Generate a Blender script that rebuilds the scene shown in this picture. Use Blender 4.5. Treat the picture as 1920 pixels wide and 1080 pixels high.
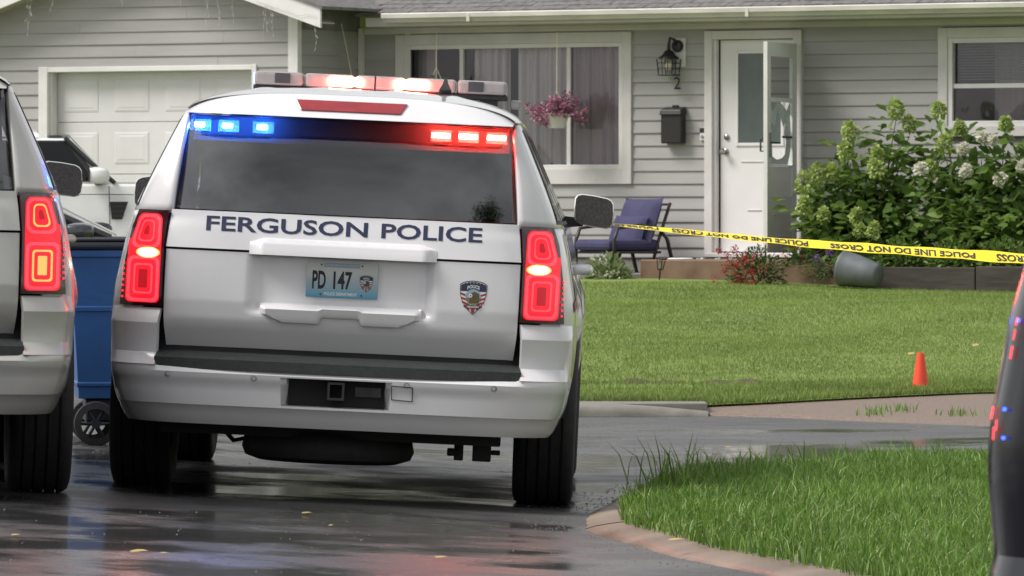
import bpy, bmesh, math, random
import numpy as np
from mathutils import Vector, Matrix
R = math.radians
random.seed(7)
rng = np.random.default_rng(7)
for o in list(bpy.data.objects):
    bpy.data.objects.remove(o)
scene = bpy.context.scene
C = scene.collection

# ------------------------------------------------------------------ camera
F = 12000.0            # focal length in pixels of the 1920 px wide photograph
HOR = 400.0            # horizon row in the photograph
HC = 1.238             # eye height above the street
cam = bpy.data.cameras.new('camera')
cam.sensor_width = 36.0
cam.lens = F / 1920.0 * 36.0
cam.shift_y = (HOR - 540.0) / 1920.0
cam.clip_start = 0.5
cam.clip_end = 3000.0
camo = bpy.data.objects.new('camera', cam)
C.objects.link(camo)
camo.location = (0, 0, HC)
camo.rotation_euler = (R(90), 0, 0)
cam.dof.use_dof = True
cam.dof.focus_distance = 29.0
cam.dof.aperture_fstop = 22.0
scene.camera = camo

# ------------------------------------------------------------------ sky (overcast)
world = bpy.data.worlds.new('World')
scene.world = world
world.use_nodes = True
wn = world.node_tree.nodes
wl = world.node_tree.links
wn.clear()
wo = wn.new('ShaderNodeOutputWorld')
bg = wn.new('ShaderNodeBackground')
sky = wn.new('ShaderNodeTexSky')
sky.sky_type = 'NISHITA'
sky.sun_disc = False
sky.sun_elevation = R(50)
sky.sun_rotation = R(256)
sky.dust_density = 2.0
sky.air_density = 1.0
hs = wn.new('ShaderNodeHueSaturation')
hs.inputs['Saturation'].default_value = 0.16
tc = wn.new('ShaderNodeTexCoord')
cl = wn.new('ShaderNodeTexNoise')
cl.inputs['Scale'].default_value = 3.2
cl.inputs['Detail'].default_value = 6.0
cr = wn.new('ShaderNodeMapRange')
cr.inputs['From Min'].default_value = 0.3
cr.inputs['From Max'].default_value = 0.7
cr.inputs['To Min'].default_value = 0.55
cr.inputs['To Max'].default_value = 1.35
mx = wn.new('ShaderNodeVectorMath'); mx.operation = 'SCALE'
wl.new(tc.outputs['Generated'], cl.inputs['Vector'])
wl.new(cl.outputs['Fac'], cr.inputs['Value'])
wl.new(sky.outputs['Color'], hs.inputs['Color'])
ga = wn.new('ShaderNodeGamma'); ga.inputs['Gamma'].default_value = 0.5   # cloud cover evens the sky out
wl.new(hs.outputs['Color'], ga.inputs['Color'])
wl.new(ga.outputs['Color'], mx.inputs[0])
wl.new(cr.outputs['Result'], mx.inputs['Scale'])
wl.new(mx.outputs['Vector'], bg.inputs['Color'])
bg.inputs['Strength'].default_value = 0.15
wl.new(bg.outputs['Background'], wo.inputs['Surface'])

sl = bpy.data.lights.new('sun', 'SUN')
sl.energy = 1.5
sl.angle = R(26)
sl.color = (1.0, 0.97, 0.92)
so = bpy.data.objects.new('sun', sl)
C.objects.link(so)
so.rotation_euler = Vector((.62,.15,-.77)).to_track_quat('-Z','Y').to_euler()
so.location = (0, 10, 30)

vs = scene.view_settings
vs.view_transform = 'Standard'
vs.look = 'None'
vs.exposure = 1.32
vs.gamma = 1.0
vs.use_curve_mapping = False
scene.cycles.use_denoising = True
scene.cycles.max_bounces = 8
scene.cycles.transparent_max_bounces = 12
scene.cycles.sample_clamp_indirect = 6.0
scene.cycles.caustics_reflective = False
scene.cycles.caustics_refractive = False

# ------------------------------------------------------------------ helpers
def tag(o, label=None, cat=None, group=None, kind=None):
    if label: o['label'] = label
    if cat: o['category'] = cat
    if group: o['group'] = group
    if kind: o['kind'] = kind
    return o

def empty(name, loc=(0, 0, 0), rot=(0, 0, 0), label=None, cat=None, group=None):
    o = bpy.data.objects.new(name, None)
    C.objects.link(o)
    o.location = loc
    o.rotation_euler = rot
    o.empty_display_size = 0.1
    return tag(o, label, cat, group)

def link(name, me, parent=None, loc=None, rot=None):
    o = bpy.data.objects.new(name, me)
    C.objects.link(o)
    if parent is not None: o.parent = parent
    if loc is not None: o.location = loc
    if rot is not None: o.rotation_euler = rot
    return o

def fastmesh(name, V, polys, mat, smooth=False):
    """V (n,3) array, polys (m,k) array of equal polygons."""
    V = np.asarray(V, dtype=np.float32); polys = np.asarray(polys, dtype=np.int32)
    me = bpy.data.meshes.new(name)
    k = polys.shape[1]
    me.vertices.add(len(V)); me.vertices.foreach_set('co', V.ravel())
    me.loops.add(polys.size); me.loops.foreach_set('vertex_index', polys.ravel())
    me.polygons.add(len(polys))
    me.polygons.foreach_set('loop_start', np.arange(len(polys), dtype=np.int32) * k)
    me.update(calc_edges=True)
    if smooth: me.polygons.foreach_set('use_smooth', np.ones(len(polys), dtype=bool))
    me.materials.append(mat)
    return me

class MB:
    def __init__(s):
        s.v = []; s.f = []
    def quadbox(s, P):            # 8 corners: bottom 4 ccw, top 4 ccw
        b = len(s.v); s.v += [tuple(p) for p in P]
        s.f += [tuple(b + i for i in q) for q in ((3,2,1,0),(4,5,6,7),(0,1,5,4),(1,2,6,5),(2,3,7,6),(3,0,4,7))]
        return s
    def box(s, x0, x1, y0, y1, z0, z1):
        return s.quadbox([(x0,y0,z0),(x1,y0,z0),(x1,y1,z0),(x0,y1,z0),(x0,y0,z1),(x1,y0,z1),(x1,y1,z1),(x0,y1,z1)])
    def tube(s, pts, r, n=8, caps=True, r1=None):
        pts = [Vector(p) for p in pts]; m = len(pts); b = len(s.v)
        ref = None
        for i, p in enumerate(pts):
            t = (pts[min(i+1, m-1)] - pts[max(i-1, 0)]).normalized()
            if ref is None:
                ref = Vector((0,0,1)) if abs(t.z) < .9 else Vector((1,0,0))
            a = t.cross(ref).normalized(); c = a.cross(t).normalized(); ref = c
            rr = r if r1 is None else r + (r1 - r) * i / max(1, m-1)
            for k in range(n):
                w = 2*math.pi*k/n
                s.v.append(tuple(p + a*math.cos(w)*rr + c*math.sin(w)*rr))
        for i in range(m-1):
            for k in range(n):
                s.f.append((b+i*n+k, b+i*n+(k+1)%n, b+(i+1)*n+(k+1)%n, b+(i+1)*n+k))
        if caps:
            s.f.append(tuple(b+k for k in range(n))[::-1]); s.f.append(tuple(b+(m-1)*n+k for k in range(n)))
        return s
    def lathe(s, prof, n=24, axis='z', c=(0,0,0), caps=True):   # prof: (r, h)
        b = len(s.v); m = len(prof)
        for (r, h) in prof:
            for k in range(n):
                w = 2*math.pi*k/n; a, d = r*math.cos(w), r*math.sin(w)
                p = {'z':(a,d,h), 'x':(h,a,d), 'y':(a,h,-d)}[axis]
                s.v.append((p[0]+c[0], p[1]+c[1], p[2]+c[2]))
        for i in range(m-1):
            for k in range(n):
                s.f.append((b+i*n+k, b+i*n+(k+1)%n, b+(i+1)*n+(k+1)%n, b+(i+1)*n+k))
        if caps:
            s.f.append(tuple(b+k for k in range(n))[::-1]); s.f.append(tuple(b+(m-1)*n+k for k in range(n)))
        return s
    def grid(s, fn, us, vs):
        b = len(s.v); nu, nv = len(us), len(vs)
        for v in vs:
            for u in us: s.v.append(tuple(fn(u, v)))
        for j in range(nv-1):
            for i in range(nu-1):
                s.f.append((b+j*nu+i, b+j*nu+i+1, b+(j+1)*nu+i+1, b+(j+1)*nu+i))
        return s
    def panel(s, fn, us, vs, depth):
        """grid of fn(u,v,off) with a skirt going 'depth' behind it"""
        nu, nv = len(us), len(vs); b = len(s.v)
        s.grid(lambda u, v: fn(u, v, 0.0), us, vs)
        ring = [(i,0) for i in range(nu)] + [(nu-1,j) for j in range(1,nv)] + [(i,nv-1) for i in range(nu-2,-1,-1)] + [(0,j) for j in range(nv-2,0,-1)]
        e = len(s.v)
        for (i, j) in ring: s.v.append(tuple(fn(us[i], vs[j], -depth)))
        m = len(ring)
        for k in range(m):
            a = ring[k]; c = ring[(k+1) % m]
            s.f.append((b+a[1]*nu+a[0], e+k, e+(k+1)%m, b+c[1]*nu+c[0]))
        return s
    def poly(s, pts):
        b = len(s.v); s.v += [tuple(p) for p in pts]; s.f.append(tuple(range(b, b+len(pts)))); return s
    def prism(s, outline, fn, d0, d1):   # outline 2d pts, fn(a,b,d)->3d
        b = len(s.v); n = len(outline)
        for d in (d0, d1):
            for (a, c) in outline: s.v.append(tuple(fn(a, c, d)))
        s.f.append(tuple(range(b, b+n))); s.f.append(tuple(range(b+2*n-1, b+n-1, -1)))
        for k in range(n): s.f.append((b+(k+1)%n, b+k, b+n+k, b+n+(k+1)%n))
        return s
    def mesh(s, name, mat, smooth=False, auto=None):
        me = bpy.data.meshes.new(name)
        me.from_pydata(s.v, [], s.f); me.update()
        bm = bmesh.new(); bm.from_mesh(me)
        bmesh.ops.recalc_face_normals(bm, faces=bm.faces)
        if auto is not None:
            for f in bm.faces: f.smooth = True
            for e in bm.edges:
                if len(e.link_faces) == 2 and e.calc_face_angle(0) > R(auto): e.smooth = False
        elif smooth:
            for f in bm.faces: f.smooth = True
        bm.to_mesh(me); bm.free()
        me.materials.append(mat)
        return me
    def build(s, name, mat, parent=None, smooth=False, auto=None, bevel=None, loc=None, rot=None):
        o = link(name, s.mesh(name, mat, smooth, auto), parent, loc, rot)
        if bevel:
            m = o.modifiers.new('bevel', 'BEVEL'); m.width = bevel; m.segments = 2; m.limit_method = 'ANGLE'; m.angle_limit = R(40)
        return o

def lin(a, b, n): return [a + (b-a)*i/(n-1) for i in range(n)]
def interp(x, tab):
    if x <= tab[0][0]: return tab[0][1]
    for (a, fa), (b, fb) in zip(tab, tab[1:]):
        if x <= b: return fa + (fb-fa)*(x-a)/(b-a)
    return tab[-1][1]
def sstep(a, b, x):
    t = min(1, max(0, (x-a)/(b-a))); return t*t*(3-2*t)

_txt = {}
def text2d(s, bold=0.0):
    """outline mesh of a line of text, scaled to cap height 1; returns verts (x,y), faces, width"""
    key = (s, bold)
    if key in _txt: return _txt[key]
    cu = bpy.data.curves.new('t', 'FONT'); cu.body = s; cu.size = 1.0; cu.offset = bold; cu.resolution_u = 3
    o = bpy.data.objects.new('t', cu); C.objects.link(o)
    dg = bpy.context.evaluated_depsgraph_get()
    me = bpy.data.meshes.new_from_object(o.evaluated_get(dg))
    bm = bmesh.new(); bm.from_mesh(me); bmesh.ops.triangulate(bm, faces=bm.faces)
    vs_ = [(v.co.x, v.co.y) for v in bm.verts]; fs = [tuple(v.index for v in f.verts) for f in bm.faces]
    bm.free(); bpy.data.objects.remove(o); bpy.data.meshes.remove(me); bpy.data.curves.remove(cu)
    x0 = min(v[0] for v in vs_); x1 = max(v[0] for v in vs_); y0 = min(v[1] for v in vs_); y1 = max(v[1] for v in vs_)
    h = y1 - y0
    r = ([((x-x0)/(x1-x0), (y-y0)/h) for (x, y) in vs_], fs, (x1-x0)/h)
    _txt[key] = r
    return r
def text_obj(name, s, fn, mat, parent, bold=0.02):
    """fn(u,v) with u,v in 0..1 over the text's box -> 3d"""
    v, f, w = text2d(s, bold)
    me = bpy.data.meshes.new(name)
    me.from_pydata([tuple(fn(a, b)) for a, b in v], [], f); me.update()
    me.materials.append(mat)
    return link(name, me, parent)

# ------------------------------------------------------------------ materials
def new_mat(name):
    m = bpy.data.materials.new(name); m.use_nodes = True
    n = m.node_tree.nodes; n.clear()
    out = n.new('ShaderNodeOutputMaterial'); b = n.new('ShaderNodeBsdfPrincipled')
    m.node_tree.links.new(b.outputs[0], out.inputs[0])
    return m, n, m.node_tree.links, b, out
def pm(name, col, rough=0.5, metal=0.0, coat=0.0, var=0.0, scale=8.0, bump=0.0, bscale=60.0, rvar=0.0, spec=0.5, col2=None, stretch=None, detail=4.0, coord='Object', coatr=0.05):
    m, n, L, b, out = new_mat(name)
    b.inputs['Base Color'].default_value = (*col, 1); b.inputs['Roughness'].default_value = rough
    b.inputs['Metallic'].default_value = metal; b.inputs['Coat Weight'].default_value = coat
    b.inputs['Coat Roughness'].default_value = coatr
    b.inputs['Specular IOR Level'].default_value = spec
    if var or bump or rvar or col2:
        t = n.new('ShaderNodeTexCoord'); mp = n.new('ShaderNodeMapping'); L.new(t.outputs[coord], mp.inputs[0])
        if stretch: mp.inputs['Scale'].default_value = stretch
        no = n.new('ShaderNodeTexNoise'); no.inputs['Scale'].default_value = scale; no.inputs['Detail'].default_value = detail
        L.new(mp.outputs[0], no.inputs['Vector'])
        if var or col2:
            r = n.new('ShaderNodeValToRGB')
            c2 = col2 or tuple(min(1, c*(1+var)) for c in col); c1 = col if col2 else tuple(c*(1-var) for c in col)
            r.color_ramp.elements[0].color = (*c1, 1); r.color_ramp.elements[1].color = (*c2, 1)
            r.color_ramp.elements[0].position = .32; r.color_ramp.elements[1].position = .68
            L.new(no.outputs['Fac'], r.inputs[0]); L.new(r.outputs[0], b.inputs['Base Color'])
        if rvar:
            mr = n.new('ShaderNodeMapRange'); mr.inputs['To Min'].default_value = max(0, rough-rvar); mr.inputs['To Max'].default_value = min(1, rough+rvar)
            mr.inputs['From Min'].default_value = .3; mr.inputs['From Max'].default_value = .7
            L.new(no.outputs['Fac'], mr.inputs[0]); L.new(mr.outputs[0], b.inputs['Roughness'])
        if bump:
            nb = n.new('ShaderNodeTexNoise'); nb.inputs['Scale'].default_value = bscale; nb.inputs['Detail'].default_value = 3
            L.new(mp.outputs[0], nb.inputs['Vector'])
            bu = n.new('ShaderNodeBump'); bu.inputs['Strength'].default_value = bump; bu.inputs['Distance'].default_value = .01
            L.new(nb.outputs['Fac'], bu.inputs['Height']); L.new(bu.outputs[0], b.inputs['Normal'])
    return m
def emit(name, col, strength, base=None):
    m, n, L, b, out = new_mat(name)
    b.inputs['Base Color'].default_value = (*(base or col), 1); b.inputs['Roughness'].default_value = .25
    b.inputs['Emission Color'].default_value = (*col, 1); b.inputs['Emission Strength'].default_value = strength
    return m
def glass(name, tint, refl=0.5, rough=0.02):
    """thin pane: tinted see-through plus mirror by angle"""
    m = bpy.data.materials.new(name); m.use_nodes = True
    n = m.node_tree.nodes; n.clear(); L = m.node_tree.links
    out = n.new('ShaderNodeOutputMaterial'); tr = n.new('ShaderNodeBsdfTransparent'); gl = n.new('ShaderNodeBsdfGlossy')
    tr.inputs[0].default_value = (*tint, 1); gl.inputs['Roughness'].default_value = rough; gl.inputs[0].default_value = (.95,.96,.97,1)
    lw = n.new('ShaderNodeFresnel'); lw.inputs[0].default_value = 1.5
    ma = n.new('ShaderNodeMath'); ma.operation = 'MULTIPLY'; ma.inputs[1].default_value = refl; ma.use_clamp = True
    mix = n.new('ShaderNodeMixShader')
    L.new(lw.outputs[0], ma.inputs[0]); L.new(ma.outputs[0], mix.inputs[0]); L.new(tr.outputs[0], mix.inputs[1]); L.new(gl.outputs[0], mix.inputs[2])
    L.new(mix.outputs[0], out.inputs[0])
    return m

M = {}
M['white_paint'] = pm('white_paint', (.74,.732,.752), .28, coat=1.0, var=.03, scale=2.5, bump=.06, bscale=170, coatr=.04)
M['silver_paint'] = pm('silver_paint', (.55,.54,.51), .34, metal=.35, coat=1.0, var=.03, scale=3, coatr=.04)
M['black_paint'] = pm('black_paint', (.004,.004,.007), .16, spec=.3, coat=.1, coatr=.03, var=.2, scale=5)
M['ivory_paint'] = pm('ivory_paint', (.84,.84,.83), .3, coat=1.0, coatr=.04, var=.03, scale=3)
M['dark_paint'] = pm('dark_paint', (.02,.022,.028), .25, coat=1.0, coatr=.03, var=.2, scale=5)
M['black_plastic'] = pm('black_plastic', (.018,.018,.02), .55, var=.25, scale=30, bump=.15, bscale=300)
M['step_plastic'] = pm('step_plastic', (.03,.034,.034), .48, var=.2, scale=40, bump=.3, bscale=240)
M['rubber'] = pm('rubber', (.012,.012,.013), .7, var=.3, scale=20, bump=.2, bscale=120)
M['underbody'] = pm('underbody', (.012,.011,.011), .75, var=.4, scale=12)
M['gap'] = pm('gap', (.008,.008,.009), .8, var=.2)
M['rim'] = pm('rim', (.5,.5,.52), .3, metal=.9, var=.05)
M['chrome'] = pm('chrome', (.75,.75,.77), .12, metal=1.0, var=.03)
M['car_glass'] = glass('car_glass', (.30,.285,.31), 3.6, .03)
M['side_glass'] = glass('side_glass', (.10,.105,.11), 1.2, .02)
M['screen_glass'] = glass('screen_glass', (.55,.66,.62), 1.4, .02)
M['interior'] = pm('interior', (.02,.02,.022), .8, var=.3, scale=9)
M['lamp_case'] = pm('lamp_case', (.035,.006,.009), .18, coat=1.0, var=.2)
M['lens_red'] = emit('lens_red', (1,.010,.028), .36, (.35,.01,.015))
M['lens_bright'] = emit('lens_bright', (1,.028,.042), 1.0)
M['lens_dark'] = emit('lens_dark', (1,.002,.015), .17, (.16,.004,.01))
M['lens_hot'] = emit('lens_hot', (1,.19,.045), 1.1)
M['strobe'] = emit('strobe', (1,.72,.38), 20)
M['strobe_halo'] = emit('strobe_halo', (1,.22,.05), 1.1)  # stands in for the amber glow round the strobe
M['led_blue'] = emit('led_blue', (.03,.16,1), 430)
M['led_red'] = emit('led_red', (1,.055,.035), 400)
M['led_red_soft'] = emit('led_red_soft', (1,.02,.04), .8)
M['led_blue_soft'] = emit('led_blue_soft', (.02,.08,1), 2.0)
M['bar_red'] = emit('bar_red', (1,.11,.07), 90)
M['added_bar_blue'] = emit('added_bar_blue', (.03,.08,1), 20)
M['bar_clear'] = pm('bar_clear', (.32,.30,.30), .2, coat=.6, var=.1, scale=18)
M['brake_lens'] = pm('brake_lens', (.30,.012,.02), .2, coat=1.0, var=.15, scale=20)
M['decal_navy'] = pm('decal_navy', (.022,.028,.075), .4, var=.1)
M['decal_red'] = pm('decal_red', (.34,.02,.03), .4, var=.1)
M['decal_grey'] = pm('decal_grey', (.06,.06,.07), .35, var=.1)
M['decal_white'] = pm('decal_white', (.75,.75,.75), .4, var=.03)
M['decal_green'] = pm('decal_green', (.10,.14,.05), .4, col2=(.28,.24,.09), scale=60)
M['decal_sky'] = pm('decal_sky', (.30,.42,.55), .4, var=.1)
M['decal_brown'] = pm('decal_brown', (.10,.07,.03), .4, var=.3, scale=90)
M['ink'] = pm('ink', (.015,.015,.02), .5, var=.1)
# ------------------------------------------------------------------ ground
def road_z(x, y):
    return -0.05 * min(1.1, max(-3.6, x + 0.76))
def verge_pts():
    # outer edge of the kerb of the near verge (a rounded street corner)
    return [(9.0,9.5),(5.0,12.6),(2.6,16.4),(1.62,19.4),(1.12,21.9),(.80,23.2),(.52,24.6),(.33,25.8),(.30,26.7),(.38,27.9),(.50,29.2),(.72,30.5),(1.15,31.6),(1.9,32.4),(3.2,33.0),(5.5,33.6),(9.0,34.0)]
def smooth_line(pts, n=6):
    out = []
    P = [pts[0]] + list(pts) + [pts[-1]]
    for i in range(1, len(P)-2):
        p0, p1, p2, p3 = (np.array(P[k], float) for k in (i-1, i, i+1, i+2))
        for k in range(n):
            t = k/n
            out.append(tuple(.5*((2*p1)+(-p0+p2)*t+(2*p0-5*p1+4*p2-p3)*t*t+(-p0+3*p1-3*p2+p3)*t**3)))
    out.append(tuple(P[-1]))
    return out
VERGE = smooth_line(verge_pts())
def inset(line, d):
    out = []
    for i, p in enumerate(line):
        a = line[max(0, i-1)]; b = line[min(len(line)-1, i+1)]
        tx, ty = b[0]-a[0], b[1]-a[1]; l = math.hypot(tx, ty) or 1
        out.append((p[0] + d*ty/l, p[1] - d*tx/l))
    return out
VERGE = [(x+.012*math.sin(i*.7), y+.02*math.sin(i*.45+1)) for i, (x, y) in enumerate(VERGE)]
KERB_IN = inset(VERGE, .20)
def in_poly(x, y, poly):
    r = np.zeros(len(x), bool); j = len(poly)-1
    for i in range(len(poly)):
        xi, yi = poly[i]; xj, yj = poly[j]
        c = ((yi > y) != (yj > y)) & (x < (xj-xi)*(y-yi)/(yj-yi+1e-12)+xi)
        r ^= c; j = i
    return r

# wet asphalt -----------------------------------------------------------
def asphalt():
    m, n, L, b, out = new_mat('wet_asphalt')
    t = n.new('ShaderNodeTexCoord'); mp = n.new('ShaderNodeMapping'); L.new(t.outputs['Object'], mp.inputs[0])
    def noise(s, d=4.0, rough=.55):
        k = n.new('ShaderNodeTexNoise'); k.inputs['Scale'].default_value = s; k.inputs['Detail'].default_value = d; k.inputs['Roughness'].default_value = rough
        L.new(mp.outputs[0], k.inputs['Vector']); return k
    a = noise(.9, 5, .6); g = noise(55, 2); big = noise(.35, 2)
    r = n.new('ShaderNodeValToRGB'); L.new(a.outputs['Fac'], r.inputs[0])
    r.color_ramp.elements[0].color = (.050,.050,.053,1); r.color_ramp.elements[1].color = (.12,.118,.118,1)
    r.color_ramp.elements[0].position = .35; r.color_ramp.elements[1].position = .7
    gg = n.new('ShaderNodeMix'); gg.data_type = 'RGBA'; gg.blend_type = 'MULTIPLY'; gg.inputs[0].default_value = .5
    L.new(r.outputs[0], gg.inputs[6]); L.new(g.outputs['Fac'], gg.inputs[7]); L.new(gg.outputs[2], b.inputs['Base Color'])
    # standing water against damp stone: mirror where it stands, duller where it has run off
    ad = n.new('ShaderNodeMath'); ad.operation = 'MULTIPLY_ADD'; ad.inputs[1].default_value = .7
    L.new(big.outputs['Fac'], ad.inputs[0]); L.new(a.outputs['Fac'], ad.inputs[2])
    mr = n.new('ShaderNodeMapRange'); L.new(ad.outputs[0], mr.inputs[0])
    mr.inputs['From Min'].default_value = .74; mr.inputs['From Max'].default_value = .98
    mr.inputs['To Min'].default_value = .11; mr.inputs['To Max'].default_value = .50
    L.new(mr.outputs[0], b.inputs['Roughness'])
    bu = n.new('ShaderNodeBump'); bu.inputs['Distance'].default_value = .004
    ms = n.new('ShaderNodeMapRange'); L.new(ad.outputs[0], ms.inputs[0])
    ms.inputs['From Min'].default_value = .74; ms.inputs['From Max'].default_value = .98
    ms.inputs['To Min'].default_value = .03; ms.inputs['To Max'].default_value = .35
    L.new(ms.outputs[0], bu.inputs['Strength'])
    L.new(g.outputs['Fac'], bu.inputs['Height']); L.new(bu.outputs[0], b.inputs['Normal'])
    b.inputs['IOR'].default_value = 1.38
    return m
M['asphalt'] = asphalt()
M['concrete'] = pm('concrete', (.16,.15,.135), .42, col2=(.25,.235,.205), scale=5, bump=.35, bscale=140, rvar=.12)
M['kerb_stone'] = pm('kerb_stone', (.13,.085,.06), .45, col2=(.28,.22,.175), scale=1.6, bump=.35, bscale=60, rvar=.15, detail=8)
M['apron_stone'] = pm('apron_stone', (.115,.075,.055), .5, col2=(.27,.20,.16), scale=60, bump=.6, bscale=130, rvar=.1, detail=6)
M['soil'] = pm('soil', (.05,.035,.022), .9, col2=(.11,.08,.05), scale=25, bump=.5, bscale=90)
M['turf'] = pm('turf', (.14,.20,.038), .9, col2=(.21,.275,.07), scale=3.0, bump=.6, bscale=160, detail=8)

xs = lin(-40, -4.4, 8) + lin(-4.3, .34, 40) + lin(.6, 40, 10)
ys = lin(-60, 8, 6) + lin(9, 46, 60)
tag(MB().grid(lambda u, v: (u, v, road_z(u, v)), xs, ys).build('street', M['asphalt'], smooth=True), kind='structure')

# lawn, rising to the house: front edge follows the far kerb
def lawn_z(x, y):
    t = (y - 44.5)/16.5
    z = .055 + .50*max(0, min(1.1, t))**.95
    z += .012*math.sin(x*1.3+y*.4) + .01*math.sin(x*.5-y*.9)
    if y < 44.9: z -= .085*sstep(44.9, 44.35, y)
    return z
tag(MB().grid(lambda u, v: (u, v, lawn_z(u, v)), lin(-2.6, 30, 80), [44.3,44.4,44.5,44.6,44.75,44.9,45.2]+lin(45.8, 64, 40)).build('front_lawn', M['turf'], smooth=True), kind='structure')
tag(MB().grid(lambda u, v: (u, 44.22+.32*v, .012+.062*sstep(0,1,v)+.010*math.sin(u*9)+.008*math.sin(u*23+1)-.03*sstep(1.6,2.5,u)), lin(-2.5, 2.6, 160), lin(0,1,5)).build('soil_bank', M['soil'], smooth=True), kind='structure')
def drive_z(y): return .02 + .40*max(0, min(1, (y-44.3)/18))
tag(MB().grid(lambda u, v: (u, v, drive_z(v)), lin(-40, -2.55, 30), lin(44.3, 75, 30)).build('driveway', M['concrete'], smooth=True), kind='structure')
tag(MB().grid(lambda u, v: (u, v, -.30), lin(-900, 900, 9), lin(-900, 1500, 9)).build('ground', M['turf']), kind='structure')
tag(MB().grid(lambda u, v: (u, v, .60), lin(-60, 60, 5), lin(63.5, 120, 5)).build('back_yard', M['turf']), kind='structure')

# far kerb: footway slabs at left, then the pebbled apron at right
k = MB()
k.grid(lambda u, v: (u, 40.75 + v[0] + .012*(u-1.5), v[1]), lin(-8, 1.25, 30), [(0,-.08),(.0,-.03),(.01,.0),(.03,.018),(.16,.022)])
k.v = [(x, y, z-.05*sstep(.75,1.25,x)+.004*math.sin(x*11)) for (x, y, z) in k.v]
o = k.build('kerb', M['concrete'], auto=50); tag(o, kind='structure')
for i in range(9):
    x1 = 1.25 - i*1.12
    o2 = MB().box(x1-1.108, x1, 40.92, 41.9, -.08, .024 - .003*(i % 3)).build('slab', M['concrete'], o, bevel=.006)
tag(MB().grid(lambda u, v: (u, v + .012*(u-1.5), .030 + .03*(v-41.8)/3), lin(-8, 1.24, 30), lin(41.9, 44.5, 14)).build('footway_verge', M['turf'], smooth=True), kind='structure')
def apron(u, v):
    # v 0 = street edge, 1 = lawn edge ; u = x
    yf = interp(u, [(1.1,41.0),(1.6,40.5),(2.3,39.4),(3.1,38.4),(6,36.8),(12,35)])
    yb = interp(u, [(1.1,41.2),(1.6,41.6),(2.3,42.4),(3.1,43.1),(6,44.2),(12,44.4)])
    zb = interp(u, [(1.1,-.02),(2.3,.0),(3.1,.015),(6,.03),(12,.05)])
    return (u, yf + (yb-yf)*v, -.052 + (zb+.054)*v**.8 + (.006 if v > 0 else -.02))
tag(MB().grid(apron, lin(1.15, 12, 50), lin(0, 1, 10)).build('driveway_apron', M['apron_stone'], smooth=True), kind='structure')
def apverge(u, v):
    a = apron(u, 1.0); return (u, a[1] - .06 + (44.6-a[1])*v, a[2] + .012 + .035*min(1, v*3) )
tag(MB().grid(apverge, lin(1.15, 12, 50), lin(0, 1, 10)).build('lawn_edge', M['turf'], smooth=True), kind='structure')

# near kerb and verge
def kerb_pt(i, v):
    a = VERGE[i]; b = KERB_IN[i]
    w = .006*math.sin(i*.31+2)*(v > 1)
    prof = [(0,-.02),(.03,.006),(.22,.018),(.45,.026),(.75,.034),(1.0,.036)]
    t, z = prof[v]
    return (a[0]+(b[0]-a[0])*t, a[1]+(b[1]-a[1])*t, -.055 + z + w*.3)
vk = MB().grid(lambda i, v: tuple(a-b for a, b in zip(kerb_pt(i, v), (0,0,.018))), list(range(len(VERGE))), [0,1,2,3,4,5]).build('verge_kerb', M['soil'], smooth=True); tag(vk, kind='structure')
for s0 in range(0, len(VERGE)-1, 11):
    s1 = min(len(VERGE)-1, s0+11); rw = random.uniform(-.003,.003)
    def kp(t, v):
        i = min(len(VERGE)-2, int(t)); f = t-i; a = kerb_pt(i, v); b = kerb_pt(i+1, v); j1 = .5*math.sin(t*1.3+v*2)+.4*math.sin(t*3.1+v*5)+.25*math.sin(t*9.7+v*9); e1 = (.007*j1 if v < 2 else 0); return (a[0]+(b[0]-a[0])*f - e1, a[1]+(b[1]-a[1])*f, a[2]+(b[2]-a[2])*f + rw + 0)
    MB().grid(kp, [s0+.015]+[s0+k*.125 for k in range(1, 8*(s1-s0))]+[s1-.015], [0,1,2,3,4,5]).build('kerb_section', M['kerb_stone'], vk, smooth=True)
cx, cy = 5.2, 24.5
def verge_z(x, y):
    return -.012 + .035*math.sin(x*1.1+y*.5)*.6 + .03
vp = MB()
nl = len(KERB_IN)
for ring in (0, .12, .3, .6, 1.0):
    for p in KERB_IN:
        vp.v.append((p[0]+(cx-p[0])*ring, p[1]+(cy-p[1])*ring, (-.024 if ring == 0 else verge_z(p[0]+(cx-p[0])*ring, p[1]+(cy-p[1])*ring))))
for r_ in range(4):
    for i in range(nl-1): vp.f.append((r_*nl+i, r_*nl+i+1, (r_+1)*nl+i+1, (r_+1)*nl+i))
M['verge_turf'] = pm('verge_turf', (.035,.05,.015), .9, col2=(.08,.09,.03), scale=9, bump=.6, bscale=120)
tag(vp.build('grass_verge', M['verge_turf'], smooth=True), kind='structure')
# ------------------------------------------------------------------ large sport utility vehicle (rear at y=0, nose towards +y)
NB = .9
WT = [(.28,.89),(.345,.935),(.45,.975),(.6,.998),(.8,1.008),(.9,1.002),(1.0,.983),(1.1,.965),(1.22,.935),(1.26,.915),(1.66,.728),(1.70,.70)]
YT = [(.28,.03),(.345,.02),(.40,.0),(.57,.0),(.63,.085),(.76,.065),(.85,.06),(1.07,.075)] + [(1.235+.415*k/15, .115+.100*(k/15)+.072*(k/15)**2) for k in range(16)] + [(1.72,.30)]
def suv_parts():
    pass
def sh(p, z, off=0.0):
    W = interp(z, WT); y0 = interp(z, YT)
    n = 6.0 if z < 1.2 else 6.0 + 7.0*min(1, (z-1.2)/.45)
    s = 1 if p >= 0 else -1; p = min(1.0, abs(p)); c = max(0.0, 1-p**n)**(1/n)
    nx = p**(n-1)/W; ny = -(c**(n-1))/NB; l = math.hypot(nx, ny) or 1
    return (s*(W*p + off*nx/l), y0 + NB*(1-c) + off*ny/l, z)
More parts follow.
